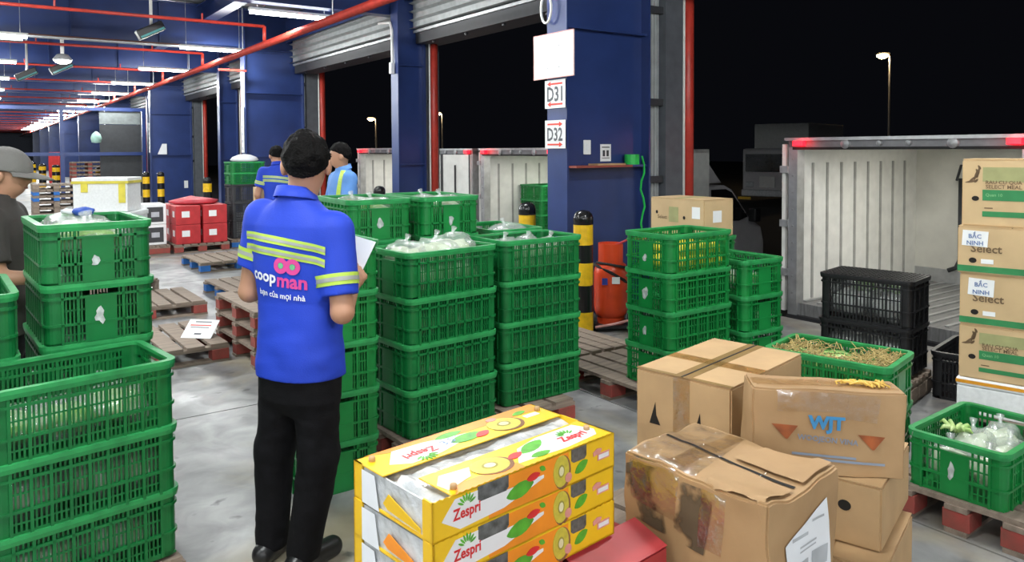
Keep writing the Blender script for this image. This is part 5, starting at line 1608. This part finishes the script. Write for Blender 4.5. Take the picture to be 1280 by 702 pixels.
    def fold(V):
        r = np.array([noise.noise(Vector((v[0]*9, v[1]*9, v[2]*6)))*.008 + noise.noise(Vector((v[0]*14, v[1]*14, v[2]*22)))*.004 for v in V])*np.clip((.72-V[:,2])/.08, 0, 1)
        n_ = V-np.array((0,0,0)); d = np.stack([V[:,0]-np.sign(V[:,0])*.08, V[:,1], 0*V[:,0]], 1); d /= np.maximum(np.linalg.norm(d, axis=1), .02)[:,None]
        return d*r[:,None]
    link('trousers', S.mesh('trousers', A.get('trouser_m', black_cloth), fold), t)
    # ---- shoes
    for (xy, toe), sx in zip(feet, (1,-1)):
        S = SDF((xy[0]-.12,xy[1]-.14,-.02), (xy[0]+.12,xy[1]+.26,.16), Hc)
        S.cone((xy[0],xy[1]-.05,.045), (xy[0]+.13*math.sin(R(toe)),xy[1]+.15,.032), .045, .042, .01)
        S.cone((xy[0],xy[1]-.01,.07), (xy[0],xy[1],.10), .045, .045, .02)
        S.keep(lambda X,Y,Z: .0-Z)
        sho = link('shoe', S.mesh('shoe', black_shoe), t)
    # ---- shirt
    hem = A.get('hem', .78); lo_s = A.get('loose', 0)
    S = SDF((-.45,-.3,.60), (.45,.4,1.56), Hc)
    T = A.get('torso') or [(hem-.02,.0,0,.178,.128),(.85,0,0,.178,.130),(.95,0,0,.172,.124),(1.08,0,0,.168,.116),(1.2,0,-.002,.180,.122),(1.30,0,-.006,.188,.120),(1.37,0,-.01,.178,.104),(1.43,0,-.012,.115,.080),(1.47,0,-.012,.075,.070)]
    S.loft(T, .03)
    S.cone(LS+np.array((.02,0,-.01)), RS+np.array((-.02,0,-.01)), .062, .062, .05)
    sl = A.get('sleeve', (.78, .66))
    sleeves = []
    for (s_, e_, f_) in ((RS,RE,sl[0]),(LS,LE,sl[1])):
        d = e_-s_; e2 = s_+d*f_
        S.cone(s_, s_+d*(f_+.12), .068, .066, .035, (e2, d)); sleeves.append((s_, d, f_))
    S.cone((0,-.012,1.42), (0,-.006,1.485), .074, .066, .012)
    S.keep(lambda X,Y,Z: hem-Z)
    cz = 1.497
    S.keep(lambda X,Y,Z: Z-cz+Y*.25)
    def wr(V):
        n1 = np.array([noise.noise(Vector((v[0]*7, v[1]*7, v[2]*3.2))) for v in V])
        r = .009*n1*np.clip((1.38-V[:,2])/.2,0,1) + np.array([noise.noise(Vector((v[0]*10+3, v[1]*10, v[2]*16)))*.007 for v in V])*np.clip((1.15-V[:,2])/.25,0,1)
        d = np.stack([V[:,0]*.7, V[:,1], 0*V[:,0]], 1); d /= np.maximum(np.linalg.norm(d, axis=1), .02)[:,None]
        return d*r[:,None]
    me = S.mesh('shirt', A['shirt_m'], wr)
    shirt = link('shirt', me, t)
    # collar
    b = MB()
    pr = []
    for i in range(25):
        a = R(-150+300*i/24)-math.pi/2
        pr.append((math.cos(a)*.070, -.010+math.sin(a)*.068, 1.0))
    vs = []
    for (x,y,_) in pr:
        zt = 1.502-.25*y
        vs += [(x*1.02,y*1.02,zt-.045),(x,y,zt),(x*1.06,y*1.06,zt+.002),(x*1.22,y*1.22-.002,zt-.038)]
    fs = []
    for i in range(24):
        for k in range(3): fs.append((i*4+k,(i+1)*4+k,(i+1)*4+k+1,i*4+k+1))
    b.add(vs, fs).build('collar', A['shirt_m'], t, smooth=True)
    return t, shirt, sleeves, dict(RS=RS, RE=RE, RW=RW, LS=LS, LE=LE, LW=LW, hd=hd)

black_cloth = mat('black_cloth', (.0045,.0045,.006), .9, spec=.2, var=.2, scale=30, bump=.15)
black_shoe = mat('black_shoe', (.012,.012,.013), .35)
poly_blue = mat('royal_blue_polo', (.008,.045,.50), .7, var=.08, scale=5, bump=.12, bscale=220)
lime = mat('lime_stripe', (.46,.66,.08), .55)
refl = mat('reflective_grey', (.36,.38,.36), .35)

def stripe_strip(name, con, curve, width, m, parent, n=40, nrm=Vector((0,-1,0)), off=.003, rows=3):
    vs = []; fs = []
    for i in range(n+1):
        x, z, sl = curve(i/n)
        for j in range(rows+1):
            zz = z + width*(j/rows-.5)
            vs.append(con(Vector((x, 0, zz)), nrm, off))
    k = rows+1
    fs = [(i*k+j, (i+1)*k+j, (i+1)*k+j+1, i*k+j+1) for i in range(n) for j in range(rows)]
    me = bpy.data.meshes.new(name); me.from_pydata([tuple(v) for v in vs], [], fs)
    for p in me.polygons: p.use_smooth = True
    me.materials.append(m)
    return link(name, me, parent)
def sleeve_band(name, me, s_, d, f0, f1, m, parent, off=.003):
    bvh = BVHTree.FromPolygons([v.co.copy() for v in me.vertices], [tuple(p.vertices) for p in me.polygons])
    s_ = Vector(s_); d = Vector(d); u = d.orthogonal().normalized(); w = d.normalized().cross(u)
    vs = []; n = 36
    for i in range(n):
        a = 2*math.pi*i/n; dr = u*math.cos(a)+w*math.sin(a)
        for j in range(3):
            c = s_ + d*(f0+(f1-f0)*j/2)
            h = bvh.ray_cast(c, dr, .2)
            r = (h[0]-c).length if h[0] is not None else .068
            vs.append(c + dr*(min(r, .085)+off))
    fs = [(i*3+j, ((i+1) % n)*3+j, ((i+1) % n)*3+j+1, i*3+j+1) for i in range(n) for j in range(2)]
    b = bpy.data.meshes.new(name); b.from_pydata([tuple(v) for v in vs], [], fs)
    for p in b.polygons: p.use_smooth = True
    b.materials.append(m)
    return link(name, b, parent)

def dress_polo(t, shirt, sleeves, full=True):
    con = conformer(shirt.data)
    for z0 in (1.318, 1.272):
        cv = lambda q, z0=z0: (-.182+.374*q, z0 - .028*(q-.5)*1.6 - .012*(2*q-1)**2, 0)
        stripe_strip('lime_stripe', con, cv, .030, lime, shirt)
        stripe_strip('reflective_stripe', con, cv, .011, refl, shirt, off=.0045)
    for (s_, d, f) in sleeves:
        sleeve_band('lime_stripe', shirt.data, s_, d, f-.26, f-.12, lime, shirt)
        sleeve_band('reflective_stripe', shirt.data, s_, d, f-.215, f-.165, refl, shirt, .0045)
    return con

# ---- the man with the paper
t, shirt, sleeves, J = person('man seen from behind in royal blue polo and black trousers holding a paper', (-.822, 2.93), R(-24), dict(
    h=.0055, hc=.006, lean=-.045, drop=.022, head_yaw=30, head_pitch=-8, headx=.042,
    r_elbow=(.232,-.045,1.055), r_wrist=(.125,.175,1.12), l_elbow=(-.232,-.02,1.095), l_wrist=(-.13,.20,1.12),
    r_hand=dict(fwd=(-.25,.9,.35), up=(.75,.1,.5), side=(-.4,-.3,.85), curl=.75), l_hand=dict(fwd=(.5,.8,.1), up=(-.4,.3,.8), side=(.6,-.3,.5), curl=.8),
    feet=[((-.01,.01),10), ((-.185,.03),-10)], hem=.79, sleeve=(.80,.66), shirt_m=poly_blue, trouser_m=black_cloth))
con = dress_polo(t, shirt, sleeves)
fr = (Vector((0,0,0)), Vector((1,0,0)), Vector((0,0,1)), Vector((0,-1,0)))
pw = mat('print_white', (.80,.82,.88), .6, var=.02); pp = mat('print_pink', (.68,.06,.30), .6, var=.02); pg = mat('print_green', (.15,.50,.25), .6); pd = mat('print_navy', (.02,.10,.5), .6)
tl = R(-5)
text('print', 'coop', fr, -.070, 1.172, .128, pw, shirt, rot=tl, off=.004, bold=.03, conform=con)
text('print', 'man', fr, .058, 1.160, .118, pp, shirt, rot=tl, off=.004, bold=.03, conform=con)
text('print', 'bạn của mọi nhà', fr, .005, 1.112, .205, pw, shirt, rot=tl, off=.004, bold=.02, conform=con)
def ring_print(cx, cz, r0, r1, m):
    n = 22; vs = []; fs = []
    for i in range(n):
        a = 2*math.pi*i/n
        for r in (r0, r1): vs.append(con(Vector((cx+r*math.cos(a), 0, cz+r*math.sin(a))), Vector((0,-1,0)), .0045))
    fs = [(2*i, 2*((i+1) % n), 2*((i+1) % n)+1, 2*i+1) for i in range(n)]
    me = bpy.data.meshes.new('emblem'); me.from_pydata([tuple(v) for v in vs], [], fs); me.materials.append(m)
    return link('emblem', me, shirt)
ring_print(.018, 1.226, .012, .030, pp); ring_print(.066, 1.222, .012, .030, pp)
ring_print(.018, 1.226, .0005, .011, pg); ring_print(.066, 1.222, .0005, .011, pg)
hz = J['RW']
pa = thing('paper_sheet', "white paper sheet held in the man's right hand", 'paper', TR(-.822, 2.93, 0, R(-24)) @ Matrix.Translation((.055, .292, 1.175)) @ Matrix.Rotation(R(12),4,'Y') @ Matrix.Rotation(R(-30),4,'X'))
MB().box(-.15,.040,-.001,.001,-.03,.115).build('sheet', paper_m, pa)

# ---- the man in the cap
grey_shirt = mat('dark_grey_shirt', (.045,.040,.036), .85, var=.1, bump=.15, bscale=150)
t, shirt, sleeves, J = person('man in grey cap and dark shirt at the left edge looking right', (-2.54, 3.78), R(-72), dict(
    h=.008, hair=True, head_pitch=-10, r_elbow=(.25,.05,1.10), r_wrist=(.20,.28,1.08), l_elbow=(-.25,.05,1.10), l_wrist=(-.18,.28,1.05), shirt_m=grey_shirt))
for o in t.children: pass
t.scale = (1.0, 1.0, .965)
S = SDF((-.2,-.25,1.5), (.2,.35,1.85), .006)
hd = J['hd']; Rm = np.array(Matrix.Rotation(R(-10), 3, 'X'))
cap_n = Rm @ np.array((0,0,1)); cap_c = hd((0,0,1.622))
S.ell(hd((0,-.006,1.622)), (.103,.124,.122), .0, Rm, lambda X,Y,Z: -((X-cap_c[0])*cap_n[0]+(Y-cap_c[1])*cap_n[1]+(Z-cap_c[2])*cap_n[2]))
cap_m = mat('grey_cap_cloth', (.17,.165,.155), .85, var=.08, bump=.2, bscale=120)
cap = link('cap', S.mesh('cap', cap_m), t)
vs = []; fs = []
for j in range(7):
    for i in range(15):
        a = R(-70+140*i/14); r = 1+.95*j/6*math.cos(a*.9)**.7
        x = math.sin(a)*.092*(1+.12*j/6); y = .0+math.cos(a)*.112*r*(1.0) ; z = 1.628-.022*(j/6)**2-.35*x*x
        vs.append(tuple(hd((x, y, z)))); 
for j in range(6):
    for i in range(14): fs.append((j*15+i, j*15+i+1, (j+1)*15+i+1, (j+1)*15+i))
me = bpy.data.meshes.new('cap_brim'); me.from_pydata(vs, [], fs); me.materials.append(cap_m)
for p in me.polygons: p.use_smooth = True
br = link('cap_brim', me, cap)
so = br.modifiers.new('thickness', 'SOLIDIFY'); so.thickness = .006

# ---- second worker, far, in blue polo
t, shirt, sleeves, J = person('far worker in blue polo seen from behind beside the green crates', (-2.98, 9.70), R(18), dict(
    h=.010, hc=.010, head_pitch=-18, head_yaw=15, r_elbow=(.24,-.01,1.10), r_wrist=(.22,.12,.92), l_elbow=(-.25,.0,1.10), l_wrist=(-.22,.12,.90), shirt_m=poly_blue))
dress_polo(t, shirt, sleeves)

# ---- third worker, light blue shirt with green strap
lb = mat('light_blue_shirt', (.10,.26,.62), .75, var=.08, bump=.12, bscale=150)
t, shirt, sleeves, J = person('worker in light blue shirt with lime strap, face turned left', (-1.66, 7.45), R(125), dict(
    h=.009, hc=.009, head_yaw=-22, head_pitch=-6, r_elbow=(.25,.03,1.10), r_wrist=(.18,.25,1.02), l_elbow=(-.25,.05,1.10), l_wrist=(-.16,.26,1.02), shirt_m=lb))
con = conformer(shirt.data)
vs = []
dirn = Vector((-.82,.57,0)).normalized()
tg = Vector((-.57,-.82,0)).normalized()
for i in range(25):
    q = i/24
    x = .03+(-.10)*q; z = 1.46-.62*q
    for e in (-.024,.024):
        vs.append(con(tg*(x+e) + Vector((0,0,z)), dirn, .004))
fs = [(2*i,2*i+1,2*i+3,2*i+2) for i in range(24)]
me = bpy.data.meshes.new('strap'); me.from_pydata([tuple(v) for v in vs], [], fs); me.materials.append(lime)
link('strap', me, shirt)['label'] = 'lime green shoulder strap'
